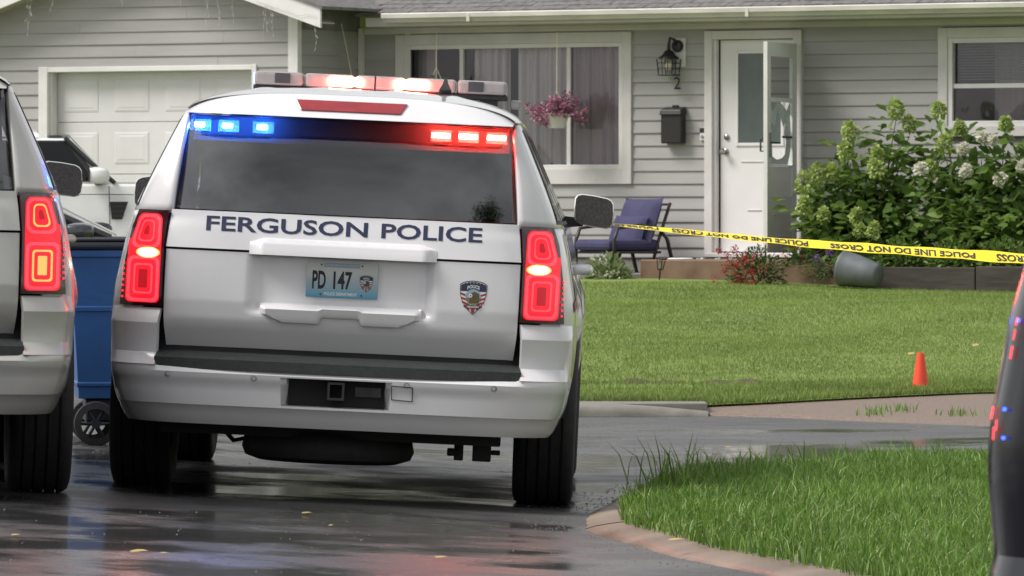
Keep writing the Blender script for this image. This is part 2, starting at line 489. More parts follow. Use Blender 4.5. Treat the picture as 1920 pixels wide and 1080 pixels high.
def shx(x, z, off=0.0): return sh(x/interp(z, WT), z, off)
def sht(th, z, off=0.0):     # th in degrees, -90..90 round the tail
    s = 1 if th >= 0 else -1
    n = 6.0 if z < 1.2 else 6.0 + 7.0*min(1, (z-1.2)/.45)
    return sh(s*abs(math.sin(R(th)))**(2/n), z, off)
def th_of_x(x, z):
    n = 6.0 if z < 1.2 else 6.0 + 7.0*min(1, (z-1.2)/.45)
    return math.degrees(math.asin(min(1, (abs(x)/interp(z, WT))**(n/2))))

WR = (1.12, .385, .39)     # rear wheel: y, z, radius
WFY = 4.06
WS0, WS1 = 3.55, 2.80      # windscreen foot and head (y)
def yfront(z):
    if z <= 1.22: return 5.12 - .05*abs(z-.7)
    return WS0 + (WS1-WS0)*(z-1.22)/.50
def roof_z(x, y):
    w = .735
    hr = interp(y, [(.15,.085),(.35,.10),(.9,.135),(1.8,.146),(2.6,.13),(3.0,.07)])
    t = min(1, abs(x)/w)
    return 1.655 + hr*(1-t**3.4)**.55
def make_suv(name, paint, loc, yaw, roll, label, cat='car', police=False, lights='off', lift=0.0, kz=1.0, group=None, pitch=0.0):
    root = empty(name, loc, (pitch, roll, yaw), label, cat, group)
    P = M[paint]
    def Z(p): return (p[0], p[1], p[2]*kz + lift)
    def add(nm, mb, mat, par=root, **kw):
        mb.v = [Z(p) for p in mb.v]
        return mb.build(nm, mat, par, **kw)
    # --- body shell: tail corners and both flanks in one skin, wheel arches cut
    zs_ = lin(.365, .60, 10) + lin(.63, 1.22, 20)
    body = MB(); cent = {}
    for s in (-1, 1):
        ths = lin(38, 89.5, 34); nfl = 70
        rows = []
        for z in zs_:
            row = [sh(s*math.sin(R(t))**(1/3), z) for t in ths]
            ye = row[-1][1]; xe = abs(row[-1][0]); yf = yfront(z)
            for i in range(1, nfl+1):
                y = ye + (yf-ye)*i/nfl
                x = xe - .10*sstep(4.3, 5.2, y) - .0*y
                for (wy) in (WR[0], WFY):
                    d = math.hypot(y-wy, z-.42); x += .022*math.exp(-((d-.47)/.09)**2)
                # pressed crease along the doors
                x += -.014*math.exp(-((z-.62)/.07)**2)*sstep(1.7, 1.9, y)*sstep(3.6, 3.4, y)
                row.append((s*x, y, z))
            rows.append(row)
        b = len(body.v); nu = len(rows[0])
        arch = lambda q: min(math.hypot(q[1]-WR[0], q[2]-.40)-.455, math.hypot(q[1]-WFY, q[2]-.40)-.455)
        for row in rows:
            for q in row:
                for wy in (WR[0], WFY):
                    d = math.hypot(q[1]-wy, q[2]-.40)
                    if .405 < d < .455:
                        k_ = .455/d; q = (q[0], wy+(q[1]-wy)*k_, .40+(q[2]-.40)*k_)
                body.v.append(q)
        for j in range(len(rows)-1):
            for i in range(nu-1):
                ids = (b+j*nu+i, b+j*nu+i+1, b+(j+1)*nu+i+1, b+(j+1)*nu+i)
                cq = [sum(body.v[k_][a] for k_ in ids)/4 for a in range(3)]
                if arch(cq) > -.012: body.f.append(ids)
    bo = add('body', body, P, auto=35)
    so_ = bo.modifiers.new('skin', 'SOLIDIFY'); so_.thickness = .02; so_.offset = -1
    # wheel-well liners and floor
    ub = MB().box(-.80,.80,.10,4.95,.36,.62)
    add('underbody', ub, M['underbody'])
    for wy in (WR[0], WFY):
        for s in (-1, 1):
            w = MB(); n = 24
            for k_ in range(n+1):
                a = math.pi*k_/n
                for xx in (.66, .985): w.v.append((s*xx, wy+.47*math.cos(a), .40+.47*math.sin(a)))
            for k_ in range(n): w.f.append((2*k_, 2*k_+1, 2*k_+3, 2*k_+2))
            w.poly([(s*.66, wy+.47*math.cos(math.pi*k_/n), .40+.47*math.sin(math.pi*k_/n)) for k_ in range(n+1)])
            add('wheel_liner', w, M['underbody'])
    # --- hood, nose, windscreen
    zh = lambda x, y: 1.22 - .10*sstep(3.6, 5.1, y)*(1 if True else 0) + .045*(1-(x/.93)**2) - .02*sstep(.55,.95,abs(x))
    def hood(u, v): return (u*(.935-.10*sstep(4.3,5.2,v)), v, zh(u*.93, v) if abs(u) < .999 else 1.22-.10*sstep(3.6,5.1,v)*1.0)
    add('hood', MB().grid(hood, lin(-1,1,25), lin(3.45,5.06,20)), P, auto=40)
    def nose(u, v): return (u*.92, 5.08 - .10*abs(u)**5 - .04*abs(v-.8), v)
    add('front_bumper', MB().panel(lambda u,v,o: (nose(u,v)[0]*(1+o*.2), nose(u,v)[1]+o, v), lin(-1,1,21), lin(.33,.75,7), .25), P, auto=40)
    add('grille', MB().panel(lambda u,v,o: (nose(u,v)[0]*.72, nose(u,v)[1]+o-.02, v), lin(-1,1,21), lin(.76,1.10,9), .2), M['black_plastic'])
    for s in (-1,1):
        add('headlight', MB().panel(lambda u,v,o: (s*(.67+.25*u), 5.05+o-.06-.20*u**3, v), lin(0,1,8), lin(.80,1.06,6), .15), M['bar_clear'], auto=40)
    def ws(u, v):
        z = 1.22 + v*.47; y = WS0 + (WS1-WS0)*v + .16*(1-abs(u)**2.4) - .05
        return (u*(interp(z, WT)-.05), y, z + .015)
    add('windscreen', MB().grid(ws, lin(-1,1,15), lin(0,1,8)), M['screen_glass'], smooth=True)
    # --- greenhouse sides (painted pillars) with glass set in
    for s in (-1, 1):
        g = MB()
        zg = lin(1.215, 1.66, 12)
        def side(u, v):
            th0 = th_of_x(interp(v, [(1.235,.742),(1.65,.705)]), v)
            if u <= 0: return sht(s*(89.5 + u*(89.5-th0)), v)
            a = sht(s*89.5, v); yf = yfront(v); return (a[0], a[1] + (yf-a[1])*u, v)
        g.grid(side, lin(-1, 0, 16)[:-1] + lin(0, 1, 24), zg)
        po = add('pillar', g, P, auto=40)
        so2 = po.modifiers.new('skin', 'SOLIDIFY'); so2.thickness = .02; so2.offset = -1
        def win(y0b, y1b, y0t, y1t, nm, z0=1.255, z1=1.625, off=.004):
            def f(u, v, o):
                z = z0 + (z1-z0)*v; y = (y0b + (y1b-y0b)*u)*(1-v) + (y0t + (y1t-y0t)*u)*v
                ye = sht(s*89.5, z); 
                if y >= ye[1]: return (ye[0] + s*(off+o), y, z)
                c = 1-(y-interp(z, YT))/NB; n = 6.0+7.0*min(1,(z-1.2)/.45); c = max(0,min(1,c))
                return sh(s*max(0,(1-c**n))**(1/n), z, off+o)
            return add(nm, MB().panel(f, lin(0,1,14), lin(0,1,6), .012), M['side_glass'], smooth=False)
        def trim(y0b, y1b, y0t, y1t, nm='window_frame', z0=1.24, z1=1.64):
            def f(u, v, o):
                z = z0 + (z1-z0)*v; y = (y0b + (y1b-y0b)*u)*(1-v) + (y0t + (y1t-y0t)*u)*v
                ye = sht(s*89.5, z)
                if y >= ye[1]: return (ye[0] + s*(.002+o), y, z)
                c = max(0,min(1,1-(y-interp(z, YT))/NB)); n = 6.0+7.0*min(1,(z-1.2)/.45)
                return sh(s*max(0,(1-c**n))**(1/n), z, .002+o)
            return add(nm, MB().panel(f, lin(0,1,14), lin(0,1,6), .01), M['black_plastic'])
        trim(.34, 1.28, .44, 1.24); win(.36, 1.25, .46, 1.21, 'quarter_window')
        trim(1.42, 2.42, 1.40, 2.44); win(1.46, 2.36, 1.44, 2.36, 'door_window')
        trim(2.42, WS0-.11, 2.44, WS1+.04); win(2.50, WS0-.19, 2.50, WS1, 'door_window')
        # flank details: door handles, mirror, sill
        for yh in (1.62, 2.62):
            add('door_handle', MB().box(s*1.0 - .03, s*1.0 + .03, yh, yh+.23, 1.015, 1.06) if False else
                MB().tube([(s*.975, yh, 1.035),(s*1.035, yh+.02, 1.037),(s*1.04, yh+.19, 1.037),(s*.975, yh+.22, 1.035)], .019, 8), P, smooth=True)
        for yd in (1.40, 2.42, 3.50):
            d = MB(); 
            for z in lin(.50, 1.20, 12):
                x = interp(z, WT) + .0025
                d.v += [(s*x, yd, z), (s*x, yd+.007, z)]
            for i in range(11): d.f.append((2*i, 2*i+1, 2*i+3, 2*i+2))
            add('door_seam', d, M['gap'])
        mir = MB()
        sec = [(.0,.86),(.05,1.0),(.12,1.0),(.17,.80),(.19,.45)]
        for (dy, k_) in sec:
            for a in range(16):
                w = 2*math.pi*a/16; ca, sa = math.cos(w), math.sin(w)
                ca = math.copysign(abs(ca)**.45, ca); sa = math.copysign(abs(sa)**.45, sa)
                mir.v.append((s*(1.05 + .097*ca*k_), 3.30+dy, 1.305 + .076*sa*k_ - .012*ca*s*s))
        for i in range(len(sec)-1):
            for a in range(16): mir.f.append((i*16+a, i*16+(a+1)%16, (i+1)*16+(a+1)%16, (i+1)*16+a))
        mir.f.append(tuple(range(64,80)))
        mo = add('mirror', mir, P, smooth=True)
        add('mirror_glass', MB().poly([(s*(1.05+.097*math.copysign(abs(math.cos(2*math.pi*a/16))**.45,math.cos(2*math.pi*a/16))*.94), 3.298, 1.305+.076*.94*math.copysign(abs(math.sin(2*math.pi*a/16))**.45,math.sin(2*math.pi*a/16))-.012*math.copysign(abs(math.cos(2*math.pi*a/16))**.45,math.cos(2*math.pi*a/16))*.94) for a in range(16)]), M['mirror_face'], mo)
        add('mirror_arm', MB().quadbox([(s*.86,3.36,1.215),(s*1.0,3.36,1.232),(s*1.0,3.44,1.232),(s*.86,3.46,1.215),(s*.86,3.36,1.28),(s*1.0,3.36,1.27),(s*1.0,3.44,1.27),(s*.86,3.46,1.28)]), M['black_plastic'], mo)
        add('side_step', MB().box(s*.93-.06, s*.93+.06, 1.66, 3.5, .30, .355), M['black_plastic'], bevel=.01)
    # --- roof with raised ribs, and the spoiler lip above the back glass
    rf = MB()
    def rfn(u, v):
        x = u*interp(v, [(.29,.705),(.4,.715),(.6,.730)])
        z = roof_z(u*.728, v)
        return (x, v, z + (.006*sum(math.exp(-((abs(x)-c_)/.035)**2) for c_ in (.16,.42)) if v > .6 else 0))
    rf.grid(rfn, [math.copysign(abs(math.sin(R(a))), a) for a in lin(-90,90,61)], [.29,.32,.36,.4,.5]+lin(.6,2.85,20))
    add('roof', rf, P, auto=45)
    def lip(u, v):
        x = u*.705; zt = roof_z(u*.728, .29); zb = 1.650
        y = .29 - .125*v**.8 + .06*abs(u)**6
        return (x*(1-.015*v), y, zt*(1-v) + min(zb,zt-.004)*v)
    sp = MB().grid(lip, [math.copysign(abs(math.sin(R(a))), a) for a in lin(-90,90,61)], lin(0,1,6))
    sp.grid(lambda u,v: (u*(.690+.02*v), .185+.06*abs(u)**6 + v*.13, 1.648), [math.copysign(abs(math.sin(R(a))), a) for a in lin(-90,90,41)], [0,1])
    add('spoiler', sp, P, auto=45)
    hb = [(-.24,.0),(-.215,-.046),(.215,-.046),(.24,.0)]
    add('brake_light', MB().prism(hb, lambda a,b,d: (a, .29-.125*max(0,(1.757-1.727-b)/.107)**.8-.008+d, 1.727+b), 0, .03), M['brake_lens'], bevel=.004)
    # --- interior darkness seen through the glass
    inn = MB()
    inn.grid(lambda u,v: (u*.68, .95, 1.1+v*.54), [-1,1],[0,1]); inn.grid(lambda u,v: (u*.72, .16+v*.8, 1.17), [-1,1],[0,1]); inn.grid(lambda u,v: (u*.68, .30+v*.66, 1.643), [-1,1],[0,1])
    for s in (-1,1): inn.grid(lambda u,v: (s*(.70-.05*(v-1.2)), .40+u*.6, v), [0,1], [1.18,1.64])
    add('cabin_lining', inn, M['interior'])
    # --- tailgate
    hw = lambda z: interp(z, [(.62,.752),(.9,.757),(1.07,.757),(1.235,.742)])
    xs_ = sorted(set([round(a,4) for a in lin(-1,1,81)]))
    def gate_off(x, z):
        o = -.42*max(0, .755-z)*sstep(.0,1,1) - .004*math.exp(-((z-.755)/.012)**2)
        rec = sstep(.405,.345,abs(x))*sstep(.80,.84,z)
        o -= .040*rec
        return o
    add('tailgate', MB().panel(lambda u,v,o: shx(u*hw(v), v, gate_off(u*hw(v), v)+o), xs_, lin(.625,.80,16)+lin(.81,1.062,24), .04), P, auto=45)
    up = add('tailgate_upper', MB().panel(lambda u,v,o: shx(u*hw(v), v, .006*sstep(1.235,1.15,v)+o), xs_, lin(1.072,1.232,14), .04), P, auto=45)
    def ledge(u, v, o):
        x = u*(.40 - .05*sstep(.35,0,v)); z = 1.128 - .072*v - .0*abs(u)
        t = sstep(1.0,.86,abs(u))
        off = .008 + t*interp(v, [(0,0),(.28,.034),(1,.042)])
        return shx(x, z, off+o)
    add('trim_bar', MB().panel(ledge, lin(-1,1,61), [0,.05,.1,.18,.26,.30,.4,.6,.8,1.0], .05), P, up, auto=30)
    def grip(u, v, o):
        x = u*(.345 - .075*sstep(.45,1,v)**2)
        zt, zb = .852, .772
        zb = zb + .026*sstep(.095,.078,abs(x))
        z = zt + (zb-zt)*v
        t = sstep(1.0,.93,abs(u))
        off = -.005 + t*interp(v, [(0,-.02),(.3,.032),(.85,.026),(1,.022)])
        return shx(x, z, off+o)
    add('lower_grip', MB().panel(grip, lin(-1,1,81), [0,.05,.1,.2,.28,.32,.4,.6,.8,.92,1.0], .06), P, auto=30)
    add('gap_panel', MB().grid(lambda u,v: shx(u*.80, v, -.06), lin(-1,1,21), lin(.58,1.24,8)), M['gap'])
    # --- back glass
    gw = lambda z: interp(z, [(1.235,.738),(1.65,.70)])
    def gy(x, z): return interp(z, YT) + .08*(abs(x)/.72)**3
    add('back_glass', MB().grid(lambda u,v: (u*gw(v), gy(u*gw(v), v)-.004, v), lin(-1,1,31), lin(1.237,1.648,12)), M['car_glass'], smooth=True)
    for s in (-1,1):
        add('glass_seal', MB().grid(lambda u,v: (s*(gw(v)-.012+u*.02), gy(gw(v), v)-.007, v), [0,1], lin(1.236,1.648,8)), M['black_plastic'])
    # --- step pad and bumper
    def pad(u, v, o):
        prof = [(-.02,.632),(.075,.612),(.088,.604),(.090,.560),(.05,.556)]
        off, z = prof[v]
        x = u*(.775 if v < 2 else .782)
        y0 = .06*(abs(x)/.78)**4
        return (x, .05 - off + y0 + (.0 if o == 0 else .05), z)
    add('step_pad', MB().panel(pad, lin(-1,1,31), [0,1,2,3,4], .05), M['step_plastic'], auto=30)
    bt = [(.325,-.012),(.345,.0),(.40,.012),(.408,.022),(.505,.030),(.515,.036),(.545,.040),(.575,.012)]
    def bump(u, v, o):
        z = v + .075*sstep(74, 86, abs(u))*sstep(.43,.325,v)
        rec = sstep(.212,.206,abs(sht(u, v)[0]))*sstep(.418,.424,v)*sstep(.538,.532,v)
        cz = sstep(.76,.80,abs(sht(u, v)[0]))*sstep(.50,.575,v)
        sd_ = 1 - .88*sstep(48, 80, abs(u))
        p = sht(u, z, (interp(v, bt)*(1-cz) + .0375*cz)*sd_ + o - .09*rec)
        return p
    us = sorted(set([math.copysign(math.degrees(math.asin((abs(x)/1.0)**3)), x) for x in lin(-.92,.92,47)+[-.213,-.205,.205,.213]] + [s_*t for t in lin(52,86.3,24) for s_ in (-1,1)]))
    if name != 'black_suv': add('rear_bumper', MB().panel(bump, us, [.325,.345,.37,.40,.408,.418,.424,.44,.47,.505,.515,.532,.538,.545,.56,.575], .03), P, auto=28)
    for s in ((-1,1) if name != 'black_suv' else ()):
        def corner(u, v, o):
            th0 = th_of_x(.768, v); th = th0 + (86.3-th0)*u
            return sht(s*th, v, interp(v, [(.57,.038),(.745,.040),(.757,.034),(.808,.004)])*(1 - .88*sstep(48, 80, th)) + o)
        add('bumper_corner', MB().panel(corner, lin(0,1,26), [.57,.62,.68,.74,.745,.757,.775,.808], .03), P, auto=25)
    add('hitch_recess', MB().box(-.204,.204,.035,.06,.42,.54), M['gap'])
    h = MB()
    for (a,b,c,d) in ((-.036,.036,.452,.462),(-.036,.036,.518,.528),(-.036,-.026,.462,.518),(.026,.036,.462,.518)): h.box(a,b,-.03,.034,c,d)
    add('hitch', h, M['underbody_metal'])
    add('hitch_plate', MB().box(.08,.19,.02,.03,.47,.51), M['underbody_metal'])
    for (x, z) in ((-.71,.533),(-.35,.530),(.30,.530),(.665,.533)):
        c_ = sht(math.copysign(th_of_x(x, z), x), z, interp(z, bt))
        add('parking_sensor', MB().lathe([(.012,-.002),(.012,.004),(.0095,.004),(.0095,-.002)], 16, 'y', (c_[0], c_[1]-.001, c_[2]), caps=False), M['gap'])
    c_ = [(.205,.525),(.295,.521),(.295,.462),(.207,.466)]
    cov = MB()
    for i in range(4):
        (xa, za), (xb, zb) = c_[i], c_[(i+1) % 4]
        pa = sht(th_of_x(xa+.03, za), za, interp(za, bt)+.0015); pb = sht(th_of_x(xb+.03, zb), zb, interp(zb, bt)+.0015)
        cov.tube([pa, pb], .0022, 5)
    add('tow_cover', cov, M['decal_grey'])
    # --- tail lamps
    for s in ((-1, 1) if name != 'black_suv' else ()):
        outer = lambda z: interp(z, [(.815,.928),(1.0,.915),(1.15,.892),(1.225,.865)])
        inner = lambda z: hw(z)+.006
        lam = add('tail_lamp', MB().panel(lambda u,v,o: shx(s*(inner(v) + (outer(v)+.012-inner(v))*u), v, .016+o), lin(0,1,20), lin(.815,1.226,18), .03), M['lamp_case'], auto=40)
        if lights == 'none': continue
        def ring(nm, xa, xb, za, zb, w, mat, r=.03, taper=0.0, off=.019):
            n = 6; pts = []
            hx, hz = (xb-xa)/2, (zb-za)/2; cx_, cz_ = (xa+xb)/2, (za+zb)/2
            def rr(hx, hz, r):
                o = []
                r = min(r, hx*.95, hz*.95)
                for q, (sx, sz) in enumerate(((1,1),(-1,1),(-1,-1),(1,-1))):
                    for k_ in range(n):
                        a = R(90*q + 90*k_/(n-1)); o.append((cx_+sx*(hx-r)+r*math.cos(a), cz_+sz*(hz-r)+r*math.sin(a)))
                d_ = []
                for k_ in range(len(o)):
                    p0_, p1_ = o[k_], o[(k_+1) % len(o)]; m_ = max(1, int(math.hypot(p1_[0]-p0_[0], p1_[1]-p0_[1])/.008))
                    d_ += [(p0_[0]+(p1_[0]-p0_[0])*j_/m_, p0_[1]+(p1_[1]-p0_[1])*j_/m_) for j_ in range(m_)]
                return d_
            def put(x, z):
                x = x - taper*sstep(cz_-hz, cz_+hz, z)*(x-xa)/(xb-xa)
                return shx(s*x, z, off)
            A = rr(hx, hz, r); mb = MB()
            if w is None:
                m_ = len(A); q_ = 7
                for j_ in range(q_): mb.v += [put(cx_+(a[0]-cx_)*(1-j_/q_), cz_+(a[1]-cz_)*(1-j_/q_)) for a in A]
                mb.v.append(put(cx_, cz_))
                for j_ in range(q_-1):
                    for k_ in range(m_): mb.f.append((j_*m_+k_, j_*m_+(k_+1) % m_, (j_+1)*m_+(k_+1) % m_, (j_+1)*m_+k_))
                for k_ in range(m_): mb.f.append(((q_-1)*m_+k_, (q_-1)*m_+(k_+1) % m_, q_*m_))
            else:
                B_ = [(cx_+(a[0]-cx_)*(hx-w)/hx, cz_+(a[1]-cz_)*(hz-w)/hz) for a in A]; m_ = len(A)
                mb.v = [put(*a) for a in A] + [put(*a) for a in B_]
                for k_ in range(m_): mb.f.append((k_, (k_+1) % m_, m_+(k_+1) % m_, m_+k_))
            return add(nm, mb, mat, lam)
        hot = M['lens_hot'] if lights == 'brake' else M['lens_bright']
        # lower lens
        ring('lens', .772,.912,.99,1.10,None, M['lens_red'], .01, 0, .0182)
        ring('lens', .772,.914,.829,1.030,None, M['lens_red'], .02)
        ring('light_ring', .776,.908,.833,1.026,.013, M['lens_bright'], .024, 0, .0205)
        ring('light_ring', .802,.882,.866,.995,.008, hot if lights == 'brake' else M['lens_bright'], .014, 0, .0205)
        ring('light_core', .824,.860,.892,.970,None, M['lens_hot'] if lights == 'brake' else M['lens_dark'], .004, 0, .0205)
        # upper lens
        ring('lens', .772,.904,1.056,1.210,None, M['lens_red'], .03, .03)
        ring('light_ring', .776,.898,1.060,1.206,.013, M['lens_bright'], .034, .03, .0205)
        ring('light_ring', .802,.872,1.088,1.182,.007, hot, .022, .02, .0205)
        ring('light_core', .824,.848,1.118,1.158,None, M['lens_dark'], .010, .01, .0205)
        for q in range(7):
            zz = .85 + q*.024
            add('marker_led', MB().box(-.004,.004,-.004,.004,-.004,.004), M['led_red_soft'], lam, loc=None).location = Vector(shx(s*.926, zz, .020)) + Vector((0,0,lift))
        if police:
            n = 20; e = MB(); cx_, cz_ = .825, 1.043
            e.v = [shx(s*(cx_+.050*math.cos(2*math.pi*k_/n)), cz_+.023*math.sin(2*math.pi*k_/n), .0215) for k_ in range(n)]; e.f.append(tuple(range(n))); add('strobe_halo', e, M['strobe_halo'], lam); e = MB()  # first ellipse is the strobe's halo, drawn as an emissive face
            e.v = [shx(s*(cx_+.038*math.cos(2*math.pi*k_/n)), cz_+.016*math.sin(2*math.pi*k_/n), .023) for k_ in range(n)] + [shx(s*cx_, cz_, .03)]
            for k_ in range(n): e.f.append((k_, (k_+1) % n, n))
            add('strobe', e, M['strobe'], lam)
    # --- running gear
    for wy in (WR[0], WFY):
        for s in (-1, 1):
            tyre = MB(); rr_ = .392; w2 = .134
            prof = [(.25,-.11),(.30,-.128),(.345,-.134),(.375,-.124),(.388,-.105)]
            for g_ in (-.075,-.025,.025,.075):
                prof += [(rr_,g_-.018),(rr_,g_-.006),(rr_-.012,g_-.004),(rr_-.012,g_+.004),(rr_,g_+.006),(rr_,g_+.018)]
            prof += [(.388,.105),(.375,.124),(.345,.134),(.30,.128),(.25,.11)]
            tyre.lathe(prof, 48, 'x', (0,0,0), caps=False)
            tyre.lathe([(.26,.02),(.02,.02)], 24, 'x', caps=True)
            to = tyre.build('wheel', M['rubber'], root, auto=40, loc=(s*.885, wy, .388))
            rim = MB().lathe([(.255,.10),(.245,.118),(.225,.10),(.215,.07)], 32, 'x', caps=False)
            for q in range(6):
                a = 2*math.pi*q/6
                for dd in (-.14,.14):
                    rim.tube([(.085,.05*math.cos(a),.05*math.sin(a)),(.095,.23*math.cos(a+dd),.23*math.sin(a+dd))], .022, 6)
            rim.lathe([(.0,.10),(.06,.10),(.07,.07)], 16, 'x', caps=False)
            ro = rim.build('rim', M['rim'], to, auto=40)
            if s < 0: ro.rotation_euler = (0, 0, math.pi)
    ax = MB().tube([(-.75,1.12,.385),(.75,1.12,.385)], .045, 10).lathe([(.02,-.17),(.13,-.12),(.155,0),(.13,.12),(.02,.17)], 16, 'y', (.08,1.12,.385))
    ax.build('axle', M['underbody'], root)
    if police or lights == 'brake':
        sp_ = MB().lathe([(.20,.30),(.33,.30),(.365,.27),(.375,.22),(.36,.185),(.30,.165),(.15,.175)], 36, 'z', (-.05,.62,0)); sp_.build('spare_wheel', M['rubber'], root, auto=40)
        MB().tube([(.42,.30,.31),(.43,.9,.31),(.46,1.6,.33)], .035, 10).build('exhaust_pipe', M['underbody'], root)
        b_ = MB().box(.50,.54,.52,.56,.20,.34).box(.48,.70,.5,.54,.27,.36).box(.58,.66,.50,.58,.20,.32).tube([(.47,.53,.235),(.52,.53,.235)],.018,8).tube([(.66,.53,.24),(.70,.53,.24)],.012,8)
        b_.build('shock_mount', M['underbody'], root, bevel=.006)
        MB().tube([(-.52,.6,.30),(-.46,.58,.24),(-.38,.56,.26),(-.34,.55,.31)], .011, 6).build('brake_line', M['underbody'], root)
        MB().box(-.76,.70,.30,.42,.275,.42).build('bumper_shade_fill', M['underbody'], root)  # plain black box added to fill the shade under the bumper
    return root, add
M['mirror_face'] = pm('mirror_face', (.055,.05,.05), .25, coat=.4, var=.35, scale=90, bump=.2, bscale=200)
M['underbody_metal'] = pm('underbody_metal', (.045,.042,.042), .45, metal=.4, var=.3, scale=30)

def shield(add_fn, par, fn, name='crest'):
    """police crest; fn(a,b,layer) with a,b in -1..1 maps to the surface"""
    def outline(k_=1.0):
        pts = []
        for a in lin(-1, 1, 9): pts.append((a, .82 + .18*(1-a*a) - (.05 if abs(a) > .9 else 0)))
        for t in lin(0, 1, 12)[1:]:
            pts.append(((1.0+.03*math.sin(t*3.0))*(1-t**2.3), .78 - 1.78*t**.9))
        l = [(-x, y) for (x, y) in pts[9:]][::-1][1:]
        return [(x*k_, y*k_) for (x, y) in pts + l]
    def shape(nm, pts, layer, mat):
        mb = MB(); cx_ = sum(p[0] for p in pts)/len(pts); cy_ = sum(p[1] for p in pts)/len(pts)
        mb.v = [fn(p[0], p[1], layer) for p in pts] + [fn(cx_, cy_, layer)]
        n = len(pts)
        for k_ in range(n): mb.f.append((k_, (k_+1) % n, n))
        return add_fn(nm, mb, mat, par)
    base = shape(name, outline(1.0), 1, M['ink'])
    shape('crest_field', outline(.95), 2, M['decal_white'])
    O = outline(.93)
    top = [p for p in O if p[1] > .28]
    shape('crest_band', sorted([p for p in top if p[1] > .28], key=lambda p: math.atan2(p[1]-.5, p[0])), 3, M['decal_navy'])
    for q in range(4):
        for s in (-1, 1):
            a0 = .18 - q*.24
            shape('crest_stripe', [(s*.93*(1-.06*q*q*.5), a0), (s*.93*(1-.06*q*q*.5), a0+.11), (s*.25, a0-.12+.05), (s*.25, a0-.2)], 3, M['decal_red'])
    ell = lambda cx_, cy_, rx, ry, n=18: [(cx_+rx*math.cos(2*math.pi*k_/n), cy_+ry*math.sin(2*math.pi*k_/n)) for k_ in range(n)]
    shape('crest_picture', ell(0,.05,.58,.46), 4, M['decal_sky'])
    shape('crest_picture', [p for p in ell(.02,.0,.56,.40) if p[1] < .06], 5, M['decal_green'])
    shape('crest_picture', [(-.28,-.28),(.4,-.30),(.45,.22),(.1,.36),(-.2,.25)], 6, M['decal_brown'])
    shape('crest_picture', ell(-.2,.12,.14,.12,12), 7, M['decal_white'])
    shape('crest_picture', ell(-.2,.12,.06,.05,10), 8, M['decal_red'])
    shape('crest_ribbon', [(-.62,-.42),(.62,-.44),(.5,-.62),(-.5,-.60)], 7, M['decal_grey'])
    shape('crest_tail', [(-.14,-.6),(.14,-.6),(.10,-.86),(0,-.93),(-.1,-.86)], 7, M['decal_red'])
    for s_, y0_, hh, ww, mm in (('POLICE',.46,.2,.9,'decal_white'),('FERGUSON',-.58,.10,.84,'decal_white')):
        text_obj('crest_lettering', s_, lambda u,v: fn((u-.5)*ww, y0_+v*hh+(.10*(1-(2*u-1)**2) if s_ == 'POLICE' else 0), 9), M[mm], base, .03)
    for q in range(7):
        a = -.72 + q*.24
        shape('crest_star', ell(a, .80 + .10*(1-a*a)-.03, .035, .03, 5), 5, M['decal_white'])
    return base

# ------------------------------------------------------------------ the police vehicle in the middle
suv, sadd = make_suv('police_suv', 'white_paint', (-.770, 27.2, -.008), R(-.9), .046, 'white police SUV with FERGUSON POLICE lettering and flashing red and blue lights', 'car', police=True, lights='on')
upz = lambda x, z, off: shx(x, z, .006*sstep(1.235,1.15,z)+off)
text_obj('lettering', 'FERGUSON', lambda u,v: upz(-.590 + .690*u, 1.148 + .064*v, .002), M['decal_navy'], suv, .02)
text_obj('lettering', 'POLICE', lambda u,v: upz(.158 + .430*u, 1.148 + .064*v, .002), M['decal_navy'], suv, .02)
shield(sadd, suv, lambda a,b,l: shx(.562+.058*a, .913+.073*b, .001+.0006*l))
# number plate
def plate_mat():
    m, n, L, b, out = new_mat('number_plate')
    t = n.new('ShaderNodeTexCoord'); s_ = n.new('ShaderNodeSeparateXYZ'); r = n.new('ShaderNodeValToRGB')
    L.new(t.outputs['Generated'], s_.inputs[0]); L.new(s_.outputs['Z'], r.inputs[0]); L.new(r.outputs[0], b.inputs['Base Color'])
    r.color_ramp.elements[0].color = (.05,.27,.42,1); r.color_ramp.elements[1].color = (.62,.64,.62,1); r.color_ramp.elements[1].position = .72
    b.inputs['Roughness'].default_value = .35
    return m
M['plate'] = plate_mat()
PLY = .082
pl = MB().box(-.153,.153,PLY,PLY+.004,.886,1.039)
plate = sadd('number_plate', pl, M['plate'], bevel=.012)
pf = lambda u,v,l=1: (u, PLY-.0006*l, v+.013)
text_obj('plate_number', 'PD', lambda u,v: pf(-.127+.058*u, .908+.078*v), M['ink'], plate, .03)
text_obj('plate_number', '147', lambda u,v: pf(-.037+.080*u, .908+.078*v), M['ink'], plate, .03)
text_obj('plate_lettering', 'POLICE DEPARTMENT', lambda u,v: pf(-.075+.142*u, .882+.013*v), M['decal_white'], plate, .02)
sadd('plate_banner', MB().poly([pf(-.08,1.020),pf(.075,1.020),pf(.075,1.002),pf(-.08,1.002)]), M['decal_sky'], plate)
text_obj('plate_lettering', 'CITY OF FERGUSON, MISSOURI', lambda u,v: pf(-.076+.147*u, 1.006+.010*v, 2), M['decal_white'], plate, .0)
shield(sadd, plate, lambda a,b,l: pf(.104+.029*a, .938+.036*b, 1+l*.6), 'plate_crest')
for x in (-.09,.085):
    for z in (1.012,.886): sadd('plate_screw', MB().lathe([(.004,0),(.004,-.002)], 8, 'y', (x,PLY,z+.013)), M['underbody_metal'], plate)
